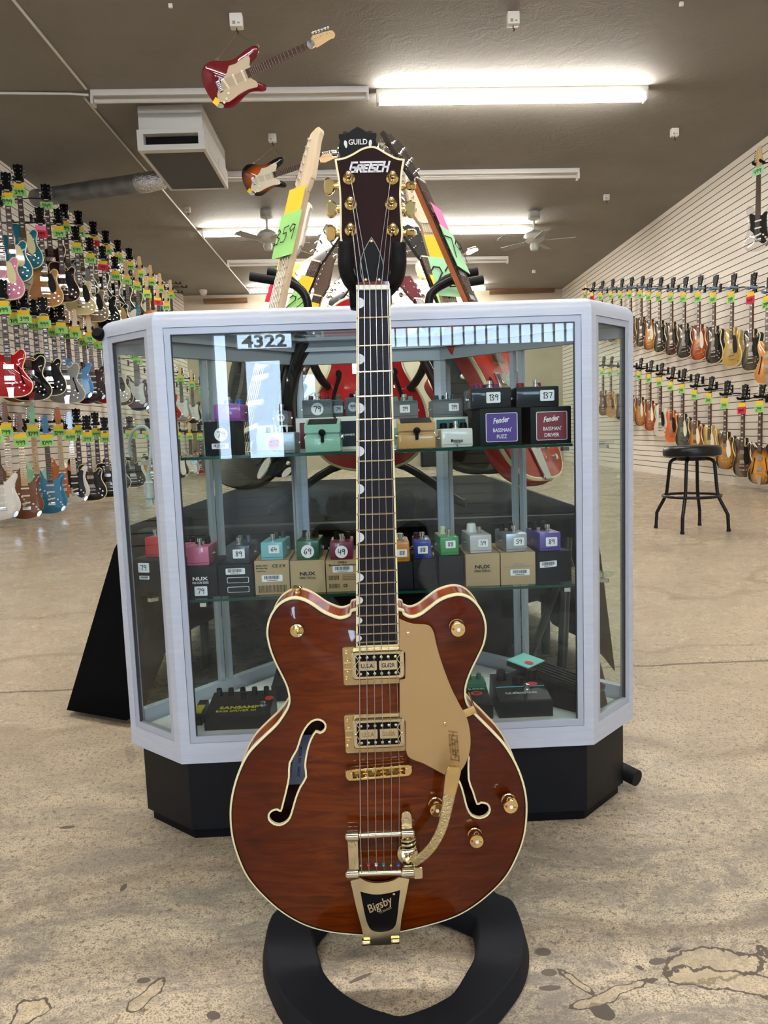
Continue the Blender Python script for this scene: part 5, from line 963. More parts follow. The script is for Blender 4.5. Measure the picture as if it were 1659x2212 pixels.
GUARDS = {'lp': [(.03, .33), (.06, .335), (.075, .32), (.1, .24), (.1, .17), (.06, .14), (.03, .2)],
          'strat': [(-.03, .35), (-.08, .38), (-.1, .36), (-.085, .27), (-.09, .22), (-.06, .19), (-.02, .12), (.04, .06), (.085, .06), (.11, .12), (.095, .2), (.09, .29), (.1, .35), (.07, .36), (.045, .34), (.028, .335)],
          'semi': [(.03, .34), (.06, .34), (.085, .25), (.08, .19), (.05, .17), (.03, .22)], 'arch': [(.03, .39), (.065, .38), (.085, .29), (.07, .22), (.045, .2), (.03, .25)]}
OLS = {k: smooth(v, 3) if k != 'vee' else v for k, v in OL.items()}
THK = {'lp': .048, 'strat': .042, 'semi': .045, 'vee': .04, 'arch': .075}
def guitar(kind, name='electric_guitar', fine=False):
    t = thing(name, None, None); P = OLS[kind]; tk = THK[kind]; top = max(z for x, z in P)
    L = {'lp': 1.0, 'strat': 1.0, 'semi': 1.06, 'vee': 1.04, 'arch': 1.03}[kind]; hl = .17 if kind != 'strat' else .185; zn = L-hl
    b = MB().plate(P, 0, tk, .005).build('body', BLK, t, ang=50)
    if kind in ('lp', 'semi', 'arch'):
        Q = ccw(P); N_ = normals(Q); n = len(Q); pr = [(-.0006, .0035), (.004, -.0006), (.007, -.0006), (-.0006, .0065)]
        MB().add([(p[0]-q[0]*d, y, p[1]-q[1]*d) for d, y in pr for p, q in zip(Q, N_)], [(j*n+i, j*n+(i+1) % n, ((j+1) % 4)*n+(i+1) % n, ((j+1) % 4)*n+i) for j in range(4) for i in range(n)]).build('binding', CREAM, t)
    zb_ = {'lp': .30, 'strat': .315, 'semi': .33, 'vee': .33, 'arch': .375}[kind]
    nk = MB().add([(x, y, z) for z, h in ((zb_, .028), (zn, .021)) for x, y in ((-h, -.008), (h, -.008), (h*.8, .008), (0, .014), (-h*.8, .008))], [(0, 1, 2, 3, 4)[::-1], (5, 6, 7, 8, 9)]+[(i, (i+1) % 5, (i+1) % 5+5, i+5) for i in range(5)]).build('neck', MAPLE if kind == 'strat' else WNR, t, smooth=False)
    fb_ = MB().add([(x, y, z) for z, h in ((zb_, .0285), (zn, .0215)) for x, y in ((-h, -.008), (-h, -.013), (h, -.013), (h, -.008))], [(0, 1, 2, 3), (7, 6, 5, 4)]+[(i, (i+1) % 4, (i+1) % 4+4, i+4) for i in range(4)]).build('fingerboard', ROSE, t, smooth=False)
    mb = MB(); sc = (zn-.13 if kind != 'arch' else zn-.17)
    for i in range(1, 21):
        z = zn-sc*(1-2**(-i/12))
        if z > zb_+.004: h = .0215+(.0285-.0215)*(zn-z)/(zn-zb_); mb.box((-h, -.0142, z-.0009), (h, -.0129, z+.0009))
    mb.build('frets', CHROME, fb_, smooth=False)
    me_ = None
    for i in (3, 5, 7, 9, 12, 15, 17):
        z = zn-sc*(1-(2**(-i/12)+2**(-(i-1)/12))/2)
        if z > zb_+.01:
            if me_ is None:
                io = (MB().plate(circ(0, 0, .0032, 10), -.0136, -.0129) if kind == 'strat' else MB().box((-.014, -.0136, -.007), (.014, -.0129, .007))).build('inlay', PEARL if kind != 'strat' else mat('dot_black', '#2a2520', .5), fb_, smooth=False); me_ = io.data
            else: io = bpy.data.objects.new('inlay', me_); COL.objects.link(io); io.parent = fb_
            io.location = (0, 0, z)
    M = T(0, -.004, zn) @ RX(-.12 if kind != 'strat' else -.0)
    hd = MB().plate(smooth(H6 if kind == 'strat' else H3, 2), -.004, .010, .001, M).build('headstock', MAPLE if kind == 'strat' else BLK, t)
    MB().box((-.0215, -.0155, zn-.004), (.0215, -.004, zn+.002)).build('nut', IVORY, t, smooth=False)
    for i in range(6):                             # tuning machines
        if kind == 'strat': px_, pz_, s_ = -.026+.002*i, .045+.023*i, -1
        else: s_ = -1 if i < 3 else 1; px_, pz_ = s_*.026, .045+.04*(i % 3)
        MB().lathe([(.005, .003), (.005, .005), (.003, .006), (.003, .014), (0, .0145)], 8, M @ T(px_, 0, pz_) @ RX(math.pi/2)).tube([(px_, .012, pz_), (px_+s_*.026, .012, pz_)], .002, 6, M=M).box((px_+s_*.030-.007, .006, pz_-.0085), (px_+s_*.030+.007, .018, pz_+.0085), .002, M).build('tuning_machine', CHROME, t)
    f = -.001
    if kind == 'strat':
        MB().plate(smooth(GUARDS['strat'], 2), -.003, .0, .0005).build('pickguard', PEARL, t)
        for z, a in ((.13, .2), (.2, 0), (.27, 0)): MB().plate(rrect(-.037, -.0075, .037, .0075, .007), -.008, -.002, .001, T(0, 0, z+.02) @ RY(-a)).build('pickup', IVORY, t)
        br = MB().box((-.036, -.009, .085), (.036, -.002, .115), .002)
        for i in range(6): br.box((-.032+.011*i, -.013, .09), (-.024+.011*i, -.008, .112), .001)
        br.build('bridge', CHROME, t); MB().plate(smooth([(x*.5, z) for x, z in circ(0, 0, .032, 14)], 1), -.004, 0, .001, T(.105, 0, .045) @ RY(.6)).build('jack_plate', CHROME, t)
        kn = ((.06, .14), (.085, .11), (.1, .085))
    else:
        if kind in GUARDS and kind != 'semi': MB().plate(smooth(GUARDS[kind], 2), -.011, -.008, .0005).build('pickguard', BLK, t)
        z0 = .13 if kind != 'arch' else .17
        for z in (z0+.045, z0+.15): MB().plate(rrect(-.044, z-.021, .044, z+.021, .003), -.004, 0, .0008).plate(rrect(-.035, z-.016, .035, z+.016, .003), -.011, -.004, .001).build('pickup', CHROME, t)
        MB().plate(rrect(-.043, z0-.006, .043, z0+.006, .005), -.014, -.004, .001).build('bridge', CHROME, t)
        if kind == 'lp': MB().plate(rrect(-.045, z0-.05, .045, z0-.038, .006), -.014, -.003, .003).build('tailpiece', CHROME, t)
        elif kind in ('semi', 'arch'): MB().plate([(-.035, z0-.04), (.035, z0-.04), (.028, z0-.05), (.02, .0), (.028, -.001), (-.028, -.001), (-.02, .0), (-.028, z0-.05)], -.008, -.003, .001).build('tailpiece', CHROME, t)
        if kind in ('semi', 'arch'):
            k = 1.0; 
            for s_ in (-1, 1):
                f_ = [(.078, .275), (.086, .285), (.096, .28), (.098, .268), (.094, .262), (.098, .25), (.106, .225), (.112, .205), (.118, .18), (.128, .15), (.138, .128), (.14, .115), (.13, .105), (.12, .112), (.122, .122), (.112, .145), (.104, .175), (.1, .205), (.09, .235), (.08, .258)]
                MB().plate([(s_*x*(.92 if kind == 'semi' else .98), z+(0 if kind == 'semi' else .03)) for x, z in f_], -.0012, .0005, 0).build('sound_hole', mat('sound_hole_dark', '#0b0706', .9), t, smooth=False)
        kn = ((.09, .14), (.12, .11), (.075, .09), (.11, .06)) if kind != 'vee' else ((.06, .13), (.08, .1))
    for x, z in kn: MB().lathe([(.009, 0), (.008, .01), (0, .0105)], 12, T(x, -.002, z) @ RX(math.pi/2)).build('control_knob', CHROME if kind != 'strat' else IVORY, t)
    mb = MB()
    for i in range(6): mb.tube([(-.0165+.0066*i, -.0155, zn), (-.025+.01*i, -.0165, (.1 if kind == 'strat' else .13 if kind != 'arch' else .17))], .0006, 4)
    mb.build('strings', STEEL, t)
    t['_L'] = L; return t
PAPERS = {'g': PAPERG, 'r': PAPERR, 'p': PAPERP, 'y': PAPERY, 'm': PAPERM}
_tagm = {}
def price_tag(par, z, code, num, w=.125, h=.075, x=0, y=-.022, tilt=0):
    """code: colours from top to bottom, e.g. 'yg'"""
    zz = z
    for i, c in enumerate(code):
        ww, hh = (w*.78, h*.62) if (c in 'yp' and len(code) > 1 and i == 0) else (w, h)
        key = (c, round(ww, 3), round(hh, 3), round(tilt, 2))
        if key not in _tagm:
            me = MB().add([(u, yy+.004*math.sin(u*30), v) for yy in (0, .0006) for u, v in ((-ww/2, 0), (0, 0), (ww/2, 0), (ww/2, -hh), (0, -hh), (-ww/2, -hh))], [(0, 5, 4, 1), (1, 4, 3, 2), (6, 7, 10, 11), (7, 8, 9, 10), (0, 1, 7, 6), (1, 2, 8, 7), (2, 3, 9, 8), (3, 4, 10, 9), (4, 5, 11, 10), (5, 0, 6, 11)]).build('x', PAPERS[c], smooth=False); _tagm[key] = me.data; bpy.data.objects.remove(me)
        nm = 'sale_note' if (c in 'yp' and len(code) > 1 and i == 0) else 'price_card'
        o = bpy.data.objects.new(nm, _tagm[key]); COL.objects.link(o); o.parent = par; o.location = (x, y-.001*i, zz); o.rotation_euler = (0, tilt, 0)
        if i == len(code)-1 and num: handnum(num, min(hh*.5, w*1.15/(.74*len(num))), T(-.002, -.0052, -hh*.52), INK, o, pen=.13 if w > .12 else .07)
        zz -= hh*.93
BODYC = {}
def bodymat(c):
    if c not in BODYC:
        if '/' in c: a, b = c.split('/'); BODYC[c] = paint('burst_%s_%s' % (a, b), '#'+a, '#'+b, 1, .5)
        elif c == 'clear': BODYC[c] = TRANSP
        else: BODYC[c] = paint('paint_'+c, '#'+c, None, 1, .5)
    return BODYC[c]
PROTO = {}
def make(kind, c, guard=None, head=None, neck=None, fing=None, name='electric_guitar'):
    if kind not in PROTO: PROTO[kind] = guitar(kind, name); t = PROTO[kind]; PROTO[kind+'_src'] = None; src = t
    # keep a pristine source: first use is a copy too, the source is removed at the end
    t = copy_tree(PROTO[kind]); t.name = name
    for ch in kids(t):
        b = ch.name.split('.')[0]
        if b == 'body': setmat(ch, bodymat(c))
        elif b == 'pickguard' and guard: setmat(ch, paint('guard_'+guard, '#'+guard, None, .3))
        elif b == 'headstock' and head: setmat(ch, paint('head_'+head, '#'+head, None, .8) if isinstance(head, str) else head)
        elif b == 'neck' and neck: setmat(ch, neck)
        elif b == 'fingerboard' and fing: setmat(ch, fing)
    return t
def label(t, lb, cat, group=None): tag(t, lb, cat, group); return t
def hanger(p, X, s, lb, grp, pad=RUB, yaw=0):
    """wall hanger: arm from the wall at X to a padded yoke around the neck at p"""
    h = thing('guitar_hanger', lb, 'hanger', (X, p.y, p.z), group=grp); d = p.x-X
    MB().box((0 if s > 0 else -.012, -.03, -.05), (.012 if s > 0 else 0, .03, .05), .003).build('wall_plate', BLK, h)
    MB().tube([(0, 0, 0), (d*.6, 0, .01), (d-s*.06, 0, 0)], .007, 8).build('arm', BLT, h)
    M = T(d, 0, 0) @ RZ(yaw)
    for q in (-1, 1): MB().tube([(q*.0+(0), .045, 0), (q*.035, .04, 0), (q*.042, .0, .0), (q*.042, -.04, .006), (q*.04, -.055, .02)], [.008, .012, .014, .015, .011], 8, M=M).build('padded_arm', pad, h)
    MB().tube([(-s*.06, 0, 0), (0, .045, 0)], .008, 8, M=M if False else T(d, 0, 0)).build('neck_bracket', BLT, h)
CN = {'1c6f86': 'teal', 'd98aa8': 'pink', 'b98550': 'natural tan', '2a0d10': 'dark wine', '141d3a': 'navy blue', 'd8cf9c': 'cream', '8d7c63': 'champagne', '0c0c0e': 'black', '0f2f33': 'dark green', '2c3a2a': 'olive green',
      'b96a1c': 'orange', 'c7c34a': 'yellow', '2456a0': 'blue', 'd5d3cc': 'white', 'a8101a': 'cherry red', 'c98a24/6b2a08': 'amber sunburst', '9c3b12/5a1a06': 'orange sunburst', '8b8d90': 'silver grey', '5b1422': 'red and black',
      '4a8cc4': 'sky blue', '52244a': 'purple', '2e1622': 'dark purple', '1f9a80': 'sea green', 'a3182a': 'red', '6a4026': 'brown', '93d2aa': 'mint green', '1e6f96': 'deep turquoise', 'b3601a': 'amber orange', '16606a/06181c': 'teal burst',
      'c9852a/5c2108': 'honey sunburst', 'c0571a/7a1208': 'cherry sunburst', 'b99a4a': 'gold', '4a4238/141210': 'smoky grey burst', 'c7863c': 'natural', 'd8601f': 'bright orange', '4c6356/1a2620': 'green grey burst', 'd08a1e/2a0e04': 'tobacco sunburst', '5a3a20/1c0c06': 'brown burst', 'clear': 'clear acrylic', '2b2b2f/0c0c0e': 'charcoal', 'e2dcc4': 'ivory', '3a1420': 'wine', 'c9a15c/8a4a1a': 'tea burst'}
KN = {'lp': 'single cut guitar', 'strat': 'double cut solid body guitar', 'semi': 'semi hollow guitar', 'vee': 'V shaped guitar'}
used_lb = {}
def uniq(s):
    used_lb[s] = used_lb.get(s, 0)+1; return s
ORD = ['first', 'second', 'third', 'fourth', 'fifth', 'sixth', 'seventh', 'eighth', 'ninth', 'tenth', 'eleventh', 'twelfth', 'thirteenth', 'fourteenth', 'fifteenth', 'sixteenth', 'seventeenth', 'eighteenth', 'nineteenth', 'twentieth', 'twenty first', 'twenty second', 'twenty third', 'twenty fourth', 'twenty fifth', 'twenty sixth', 'twenty seventh', 'twenty eighth', 'twenty ninth', 'thirtieth', 'thirty first', 'thirty second', 'thirty third', 'thirty fourth', 'thirty fifth', 'thirty sixth']
PN = {'g': 'green', 'r': 'red', 'p': 'pink', 'm': 'mint', 'y': 'yellow'}
def wallguitar(i, row, side, p, kind, c, code, num, rz, sc=1.0, guard=None, head=None, neck=None, fing=None, pad=RUB, rowlab=''):
    t = make(kind, c, guard, head, neck, fing); L = PROTO[kind]['_L']
    base = Vector((p.x, p.y, p.z-L*sc)); t.location = base; t.rotation_euler = (0, 0, rz); t.scale = (sc, sc, sc)
    nth = ORD[i]+' from camera'
    label(t, '%s %s, %s, %s' % (CN[c], KN[kind], nth, rowlab), 'guitar', 'guitars of the '+rowlab)
    if code: price_tag(t, L-.195, code, num, tilt=random.uniform(-.06, .06))
    hp = Vector((p.x, p.y, p.z-.155*sc)); X = XL if side < 0 else XR
    hanger(hp, X, -side, 'hanger of the %s guitar, %s, %s' % (CN[c], nth, rowlab), 'guitar hangers', pad, rz)
    return t
LA = [(37, 353, 'lp', '1c6f86', 'yg', '399', 'd8cf9c'), (97, 396, 'semi', '2a0d10', 'g', '549', None), (137, 439, 'lp', '141d3a', 'yg', '999', '8b8d90'), (168, 454, 'lp', '0f2f33', 'yg', '899', '8b8d90'), (200, 477, 'semi', '0f2f33', 'yr', '49', None), (227, 497, 'semi', '0c0c0e', 'yg', '499', None), (253, 517, 'semi', '0f2f33', 'yg', '99', None), (278, 535, 'semi', '2c3a2a', 'yg', '799', None), (300, 554, 'strat', 'b96a1c', 'yg', '699', 'd5d3cc'), (324, 573, 'strat', '2456a0', 'yg', '299', 'd8cf9c'), (344, 591, 'strat', 'a3182a', 'yg', '399', 'd5d3cc'), (367, 605, 'strat', 'd5d3cc', 'yg', '99', '0c0c0e')]
LB_ = [(-9, 402, 'lp', 'd98aa8', None, None, 'd8cf9c'), (11, 370, 'lp', '1c6f86', 'yg', '399', 'd8cf9c'), (84, 446, 'lp', 'b98550', 'pr', '499', None), (124, 449, 'lp', '2a0d10', 'yg', '349', None), (162, 487, 'lp', 'd8cf9c', 'yg', '599', None), (192, 512, 'lp', '8d7c63', 'yg', '749', None), (220, 530, 'lp', '0c0c0e', 'yr', '99', None), (247, 553, 'lp', '0f2f33', 'yg', '499', 'b99a4a'), (271, 565, 'strat', '1c6f86', 'yg', '99', None), (294, 580, 'strat', 'b3601a', 'yg', '799', 'd5d3cc'), (315, 598, 'strat', 'c7c34a', 'yg', '699', None), (339, 616, 'strat', '2456a0', 'yr', '99', None), (357, 628, 'strat', 'd5d3cc', 'yg', '899', None)]
R2 = [(2, 603, 'semi', 'a8101a', 'yg', '499', '0c0c0e', 0), (28, 631, 'semi', 'c98a24/6b2a08', 'yg', '1499', '0c0c0e', 1), (48, 626, 'semi', '0c0c0e', 'yg', '399', None, 0), (71, 646, 'lp', '52244a', 'yg', '2399', None, 1), (91, 641, 'lp', '0c0c0e', 'yg', '999', None, 0), (111, 664, 'lp', '9c3b12/5a1a06', 'yg', '999', None, 1), (128, 657, 'semi', '8b8d90', 'yg', '99', None, 0), (142, 672, 'strat', '5b1422', 'yg', '1099', '0c0c0e', 1), (159, 669, 'strat', '4a8cc4', 'yg', '99', '4a8cc4', 0), (177, 690, 'strat', '52244a', 'yg', '1399', '52244a', 1), (190, 682, 'strat', '2e1622', 'yg', '99', '2e1622', 0), (209, 700, 'strat', '1f9a80', 'yg', '99', '1f9a80', 1), (220, 697, 'lp', 'a3182a', 'yg', '99', 'a3182a', 0)]
R3 = [(-15, 878, 'strat', 'd5d3cc', 'yg', '799', 'd5d3cc', 0), (8, 869, 'strat', '6a4026', 'yg', '799', '6a4026', 1), (40, 892, 'strat', '6a4026', 'yg', '999', '6a4026', 0), (67, 877, 'strat', '93d2aa', 'yg', '1099', '93d2aa', 1), (96, 897, 'strat', '1e6f96', 'yg', '1099', '1e6f96', 0), (123, 880, 'strat', 'b3601a', 'yg', '1299', 'b3601a', 1), (149, 890, 'strat', 'd5d3cc', 'yg', '1499', '0c0c0e', 0), (163, 882, 'lp', '16606a/06181c', 'yg', '399', '0c0c0e', 1), (186, 897, 'lp', '0c0c0e', 'yg', '399', '0c0c0e', 0), (204, 890, 'lp', 'e2dcc4', 'yg', '999', 'e2dcc4', 1), (224, 901, 'lp', '0c0c0e', 'yg', '199', '0c0c0e', 0), (239, 887, 'semi', '0c0c0e', 'yg', '449', None, 1)]
rnd = random.Random(3); jit = lambda: rnd.uniform(-.07, .07)
HB = {'d98aa8': 'd98aa8'}
for rowlab, rows, X, sc in (('raised top row, left wall', LA, -3.62, 1.09), ('dropped top row, left wall', LB_, -3.5, 1.07)):
    for i, (hx, hy, k, c, code, num, g) in enumerate(rows): wallguitar(i, 0, -1, aX(hx, hy, X), k, c, code, num, math.radians(18)+jit(), sc, guard=g, rowlab=rowlab)
# the two lower rows run on behind the glass of the display case
far2 = [('lp', 'd5d3cc'), ('lp', '3a1420'), ('strat', '52244a'), ('strat', '141d3a'), ('lp', 'e2dcc4'), ('strat', '141d3a'), ('semi', 'a8101a'), ('lp', '0c0c0e'), ('strat', '8b8d90'), ('lp', 'b98550'), ('strat', '0c0c0e'), ('vee', '5b1422'), ('vee', 'e2dcc4'), ('vee', 'a3182a'), ('vee', '0c0c0e')]
far3 = [('lp', '0c0c0e'), ('strat', 'd5d3cc'), ('lp', 'c98a24/6b2a08'), ('strat', '2456a0'), ('lp', '0c0c0e'), ('strat', 'd5d3cc'), ('strat', '0c0c0e'), ('lp', 'b98550'), ('strat', '8b8d90'), ('strat', 'e2dcc4'), ('lp', 'a3182a'), ('strat', '0c0c0e'), ('strat', 'e2dcc4'), ('lp', 'b99a4a')]
for rowlab, rows, far, zf in (('middle row, left wall', R2, far2, (2.40, 2.05)), ('lowest row, left wall', R3, far3, (1.17, 1.1))):
    for i, (hx, hy, k, c, code, num, g, fr_) in enumerate(rows):
        hdc = g if (rowlab[0] == 'l' and i < 7 and g) else None
        p = aX(hx, hy, -3.62 if fr_ else -3.5); last = p; wallguitar(i, 0, -1, p, k, c, code, num, math.radians(18)+jit(), 1.07, guard=g if k != 'strat' or rowlab[0] == 'm' else g, head=hdc if k == 'strat' else None, neck=MAPLE if (rowlab[0] == 'l' and i < 7) else None, fing=MAPLE if (rowlab[0] == 'l' and i in (1, 2, 3, 5, 6)) else None, rowlab=rowlab)
    for j, (k, c) in enumerate(far):
        y = last.y+.42+.45*j; wallguitar(len(rows)+j, 0, -1, Vector((-3.6 if j % 2 else -3.5, y, zf[0]+(zf[1]-zf[0])*j/len(far))), k, c, 'yg', str(rnd.choice((199, 299, 499, 899))), math.radians(18)+jit(), 1.05, rowlab=rowlab)
for j, (x, y) in enumerate(((386, 612), (399, 620), (390, 632))):
    p = aX(x, y, -3.62); hanger(p, XL, 1, 'empty black hanger on the left wall past the last top row guitar, %s' % ('upper near', 'upper far', 'lower')[j], 'empty guitar hangers')
RT1 = [(1661, 596, 'semi', 'c7863c', 'yg'), (1626, 589, 'lp', '4a4238/141210', 'yr'), (1583, 591, 'lp', 'b99a4a', 'yg'), (1544, 594, 'lp', '2b2b2f/0c0c0e', 'yg'), (1511, 595, 'lp', 'c0571a/7a1208', 'yg'), (1479.5, 598, 'lp', '2b2b2f/0c0c0e', 'yg'), (1452, 599, 'lp', '3a1420', 'yg'), (1426, 599, 'lp', '2b2b2f/0c0c0e', 'yg'), (1404, 600, 'lp', 'c9852a/5c2108', 'yg'), (1386, 597, 'lp', '2b2b2f/0c0c0e', 'yg'), (1363, 599, 'lp', '6a4026', 'yg'), (1342, 602, 'lp', 'b99a4a', 'yg'), (1322, 603, 'lp', '0c0c0e', 'yg'), (1300, 607, 'lp', 'c9852a/5c2108', 'yg'), (1281, 609, 'lp', 'a8101a', 'yr'), (1266, 606, 'strat', '0c0c0e', 'yg')]
RT2 = [(1645, 824, 'semi', 'd08a1e/2a0e04', 'yg'), (1607, 830, 'lp', '5a3a20/1c0c06', 'yr'), (1569, 822, 'lp', 'd08a1e/2a0e04', 'yg'), (1535, 813, 'lp', 'b99a4a', 'yg'), (1503.6, 807, 'lp', 'c9852a/5c2108', 'yg'), (1475.7, 796, 'lp', '4c6356/1a2620', 'yg'), (1451.7, 792, 'lp', 'd8601f', 'yg'), (1427.6, 784, 'lp', 'd5d3cc', 'yg'), (1405, 778, 'lp', 'c0571a/7a1208', 'yg'), (1383, 773, 'lp', 'c9852a/5c2108', 'yg'), (1362, 771, 'lp', 'c98a24/6b2a08', 'yg'), (1341, 770, 'lp', '0c0c0e', 'yg'), (1320, 770, 'lp', 'c7863c', 'yg'), (1303, 770, 'lp', '6a4026', 'yg')]
for rowlab, rows, pad in (('upper row, right wall', RT1, FOAMG), ('lower row, right wall', RT2, RUB)):
    for i, (hx, hy, k, c, code) in enumerate(rows):
        guard = 'e2dcc4' if c in ('c0571a/7a1208', 'c9852a/5c2108', 'd08a1e/2a0e04', 'b99a4a', '4c6356/1a2620') and rowlab[0] == 'l' or c in ('c0571a/7a1208', 'c9852a/5c2108') else None
        wallguitar(i, 0, 1, aX(hx, hy, 4.22), k, c, code, str((299, 449, 399, 549, 799)[i % 5]), -math.radians(80)+jit()*.6, 1.05, guard=guard, pad=pad if i < 14 else RUB, rowlab=rowlab)
t = wallguitar(0, 0, 1, aX(1641, 318, 4.22), 'strat', 'clear', 'm', '499', -math.radians(62), 1.05, guard='0c0c0e', rowlab='highest place on the right wall')
t['label'] = 'clear acrylic guitar hanging alone high on the right wall, at the right edge'; t['group'] = 'guitars on the right wall'
# ---- guitars hanging from the ceiling
def orient(base, head, facing, L):
    z = (head-base).normalized(); y = -facing; y = (y-z*y.dot(z)).normalized(); x = y.cross(z); s_ = (head-base).length/L
    return Matrix.Translation(base) @ Matrix(((x.x, y.x, z.x, 0), (x.y, y.y, z.y, 0), (x.z, y.z, z.z, 0), (0, 0, 0, 1))) @ Matrix.Scale(s_, 4)
def ceilguitar(b, h, Y, c, guard, lb, hook, wires, Yh=None, code=None):
    B, Hh_ = aY(*b, Y), aY(*h, Yh or Y); t = make('strat', c, guard); t.name = 'electric_guitar'
    f = (Vector((0, 0, CAMH))-(B+Hh_)/2).normalized(); t.matrix_world = orient(B, Hh_, f, 1.0); tag(t, lb, 'guitar', 'guitars hanging from the ceiling')
    n_ = MB().plate(rrect(-.022, -.02, .022, .02, .001, 2), -.0055, -.005, 0, T(.075, 0, .035) @ RY(math.radians(60))).build('sale_note', PAPERY, t, smooth=False)
    M = t.matrix_world; pts = []
    w = thing('hanging_wire', 'thin wire holding the %s' % lb.split(' hanging')[0], 'wire', hook)
    for lx, lz in wires: e = M @ Vector((lx, .02, lz)); MB().tube([(0, 0, -.13), tuple(e-hook)], .0022, 6).build('wire_strand', mat('wire', '#6c5b44', .5), w)
    for lx, lz in wires: MB().tube([(lx+.008*math.cos(a), .02, lz+.008*math.sin(a)) for a in [math.tau*i/12 for i in range(12)]], .002, 6, closed=True).build('strap_ring', CHROME, t)
    return t
t = ceilguitar((447, 200), (721, 72), 5.62, '640b16', 'b9a88e', 'candy red guitar hanging from the ceiling with a tan pickguard', hooks[0], ((-.125, .465), (-.155, .16)))
MB().lathe([(.03, 0), (.028, .006), (0, .008)], 20, T(0, -.02, .815) @ RX(math.pi/2)).build('round_reflector', CHROME, t)
ceilguitar((527, 398), (729, 334), 7.85, 'b5571a/0d0705', 'd8d2bc', 'sunburst guitar with white pickguard hanging from the ceiling left of the big headstock', hooks[2], ((-.125, .465), (-.155, .16)))
for hx_, hy_, w_ in ((-1.25, 12.2, 'left'), (1.0, 12.4, 'right')):
    hk = thing('ceiling_hook', 'small white ceiling hook box holding the far %s hanging guitar' % w_, 'hook', (hx_, hy_, ceil_z(hx_)), group='white hook boxes on the ceiling'); MB().box((-.035, -.025, -.07), (.035, .025, 0), .006).build('hook_box', WHITEM, hk); MB().tube([(0, 0, -.07), (0, 0, -.11), (.012, 0, -.12), (0, 0, -.13)], .004, 8).build('hook', BLK, hk)
ceilguitar((626, 596), (762, 540), 12.2, 'd0943c', 'e2dcc4', 'natural wood guitar hanging from the ceiling, left of the big headstock, far back', Vector((-1.25, 12.2, ceil_z(-1.25))), ((-.125, .465), (-.155, .16)))
ceilguitar((901, 590), (1032, 538), 12.4, 'd8b272', 'e2dcc4', 'pale cream guitar hanging from the ceiling, right of the big headstock, far back', Vector((1.0, 12.4, ceil_z(1.0))), ((-.125, .465), (-.155, .16)))
# ================================================================ black draped table behind the case
CLOTH = mat('black_cloth', '#070709', .9, spec=.05); nc = NT(CLOTH); nc.bump(nc.noise(nc.obj(), 350, 2), .2, .001)
tb = thing('draped_table', 'low table behind the display case covered to the floor with black cloth', 'table', (0, 3.1, 0))
for lx, ly in ((-.6, -.55), (.6, -.55), (-.5, .9), (.5, .9)): MB().tube([(lx, ly, 0), (lx, ly, .515)], .016, 12).build('leg', BLT, tb)
MB().box((-.7, -.9, .515), (.68, 1.0, .535), .004).build('table_top', TOLEX, tb)
cor = [(-.755, 2.28), (.66, 2.22), (.64, 4.2), (-.66, 4.3)]; ed = []
for i in range(4):
    a, b = Vector(cor[i]), Vector(cor[(i+1) % 4])
    for j in range(26): ed.append(a.lerp(b, j/26))
ed = [tuple(p) for p in smooth([tuple(p) for p in ed], 1)]; ed = ccw(ed); NE = normals(ed); n = len(ed); vs = []; fs = []
rings_ = 9
def hem(x, y):
    if y < 2.5 and -.62 < x < -.3: return .2+.06*math.sin((x+.62)*9)
    if y < 2.5 and .42 < x < .62: return .3-.3*abs(x-.52)
    if y < 2.5 and x < -.68: return .02
    if y < 2.5: return .06
    return .05
for r_ in range(rings_):
    t_ = r_/(rings_-1)
    for i, (p, q) in enumerate(zip(ed, NE)):
        hz = hem(*p); z = .54-(.54-hz)*t_**1.0 if r_ else .54; cf = max(0, 1-min((Vector(p)-Vector(c_)).length for c_ in cor)/.22)
        cg = max(0, 1-(Vector(p)-Vector((-.66, 2.28))).length/.22); fl = (.02+.03*t_+(.10 if p[0] < 0 else .06)*cf*t_+.13*cg*t_+.028*math.sin(i*.9)*t_) if r_ else 0
        vs.append((p[0]+q[0]*fl, p[1]-3.1+q[1]*fl, z))
fs = [(r_*n+i, r_*n+(i+1) % n, (r_+1)*n+(i+1) % n, (r_+1)*n+i) for r_ in range(rings_-1) for i in range(n)]+[tuple(range(n))]
ck = MB().add(vs, fs).build('tablecloth', CLOTH, None, ang=80); ck.location = (0, 3.1, 0); md = ck.modifiers.new('thick', 'SOLIDIFY'); md.thickness = .003; tag(ck, 'black cloth draped over the low table behind the display case, hem flaring at the corners', 'tablecloth')
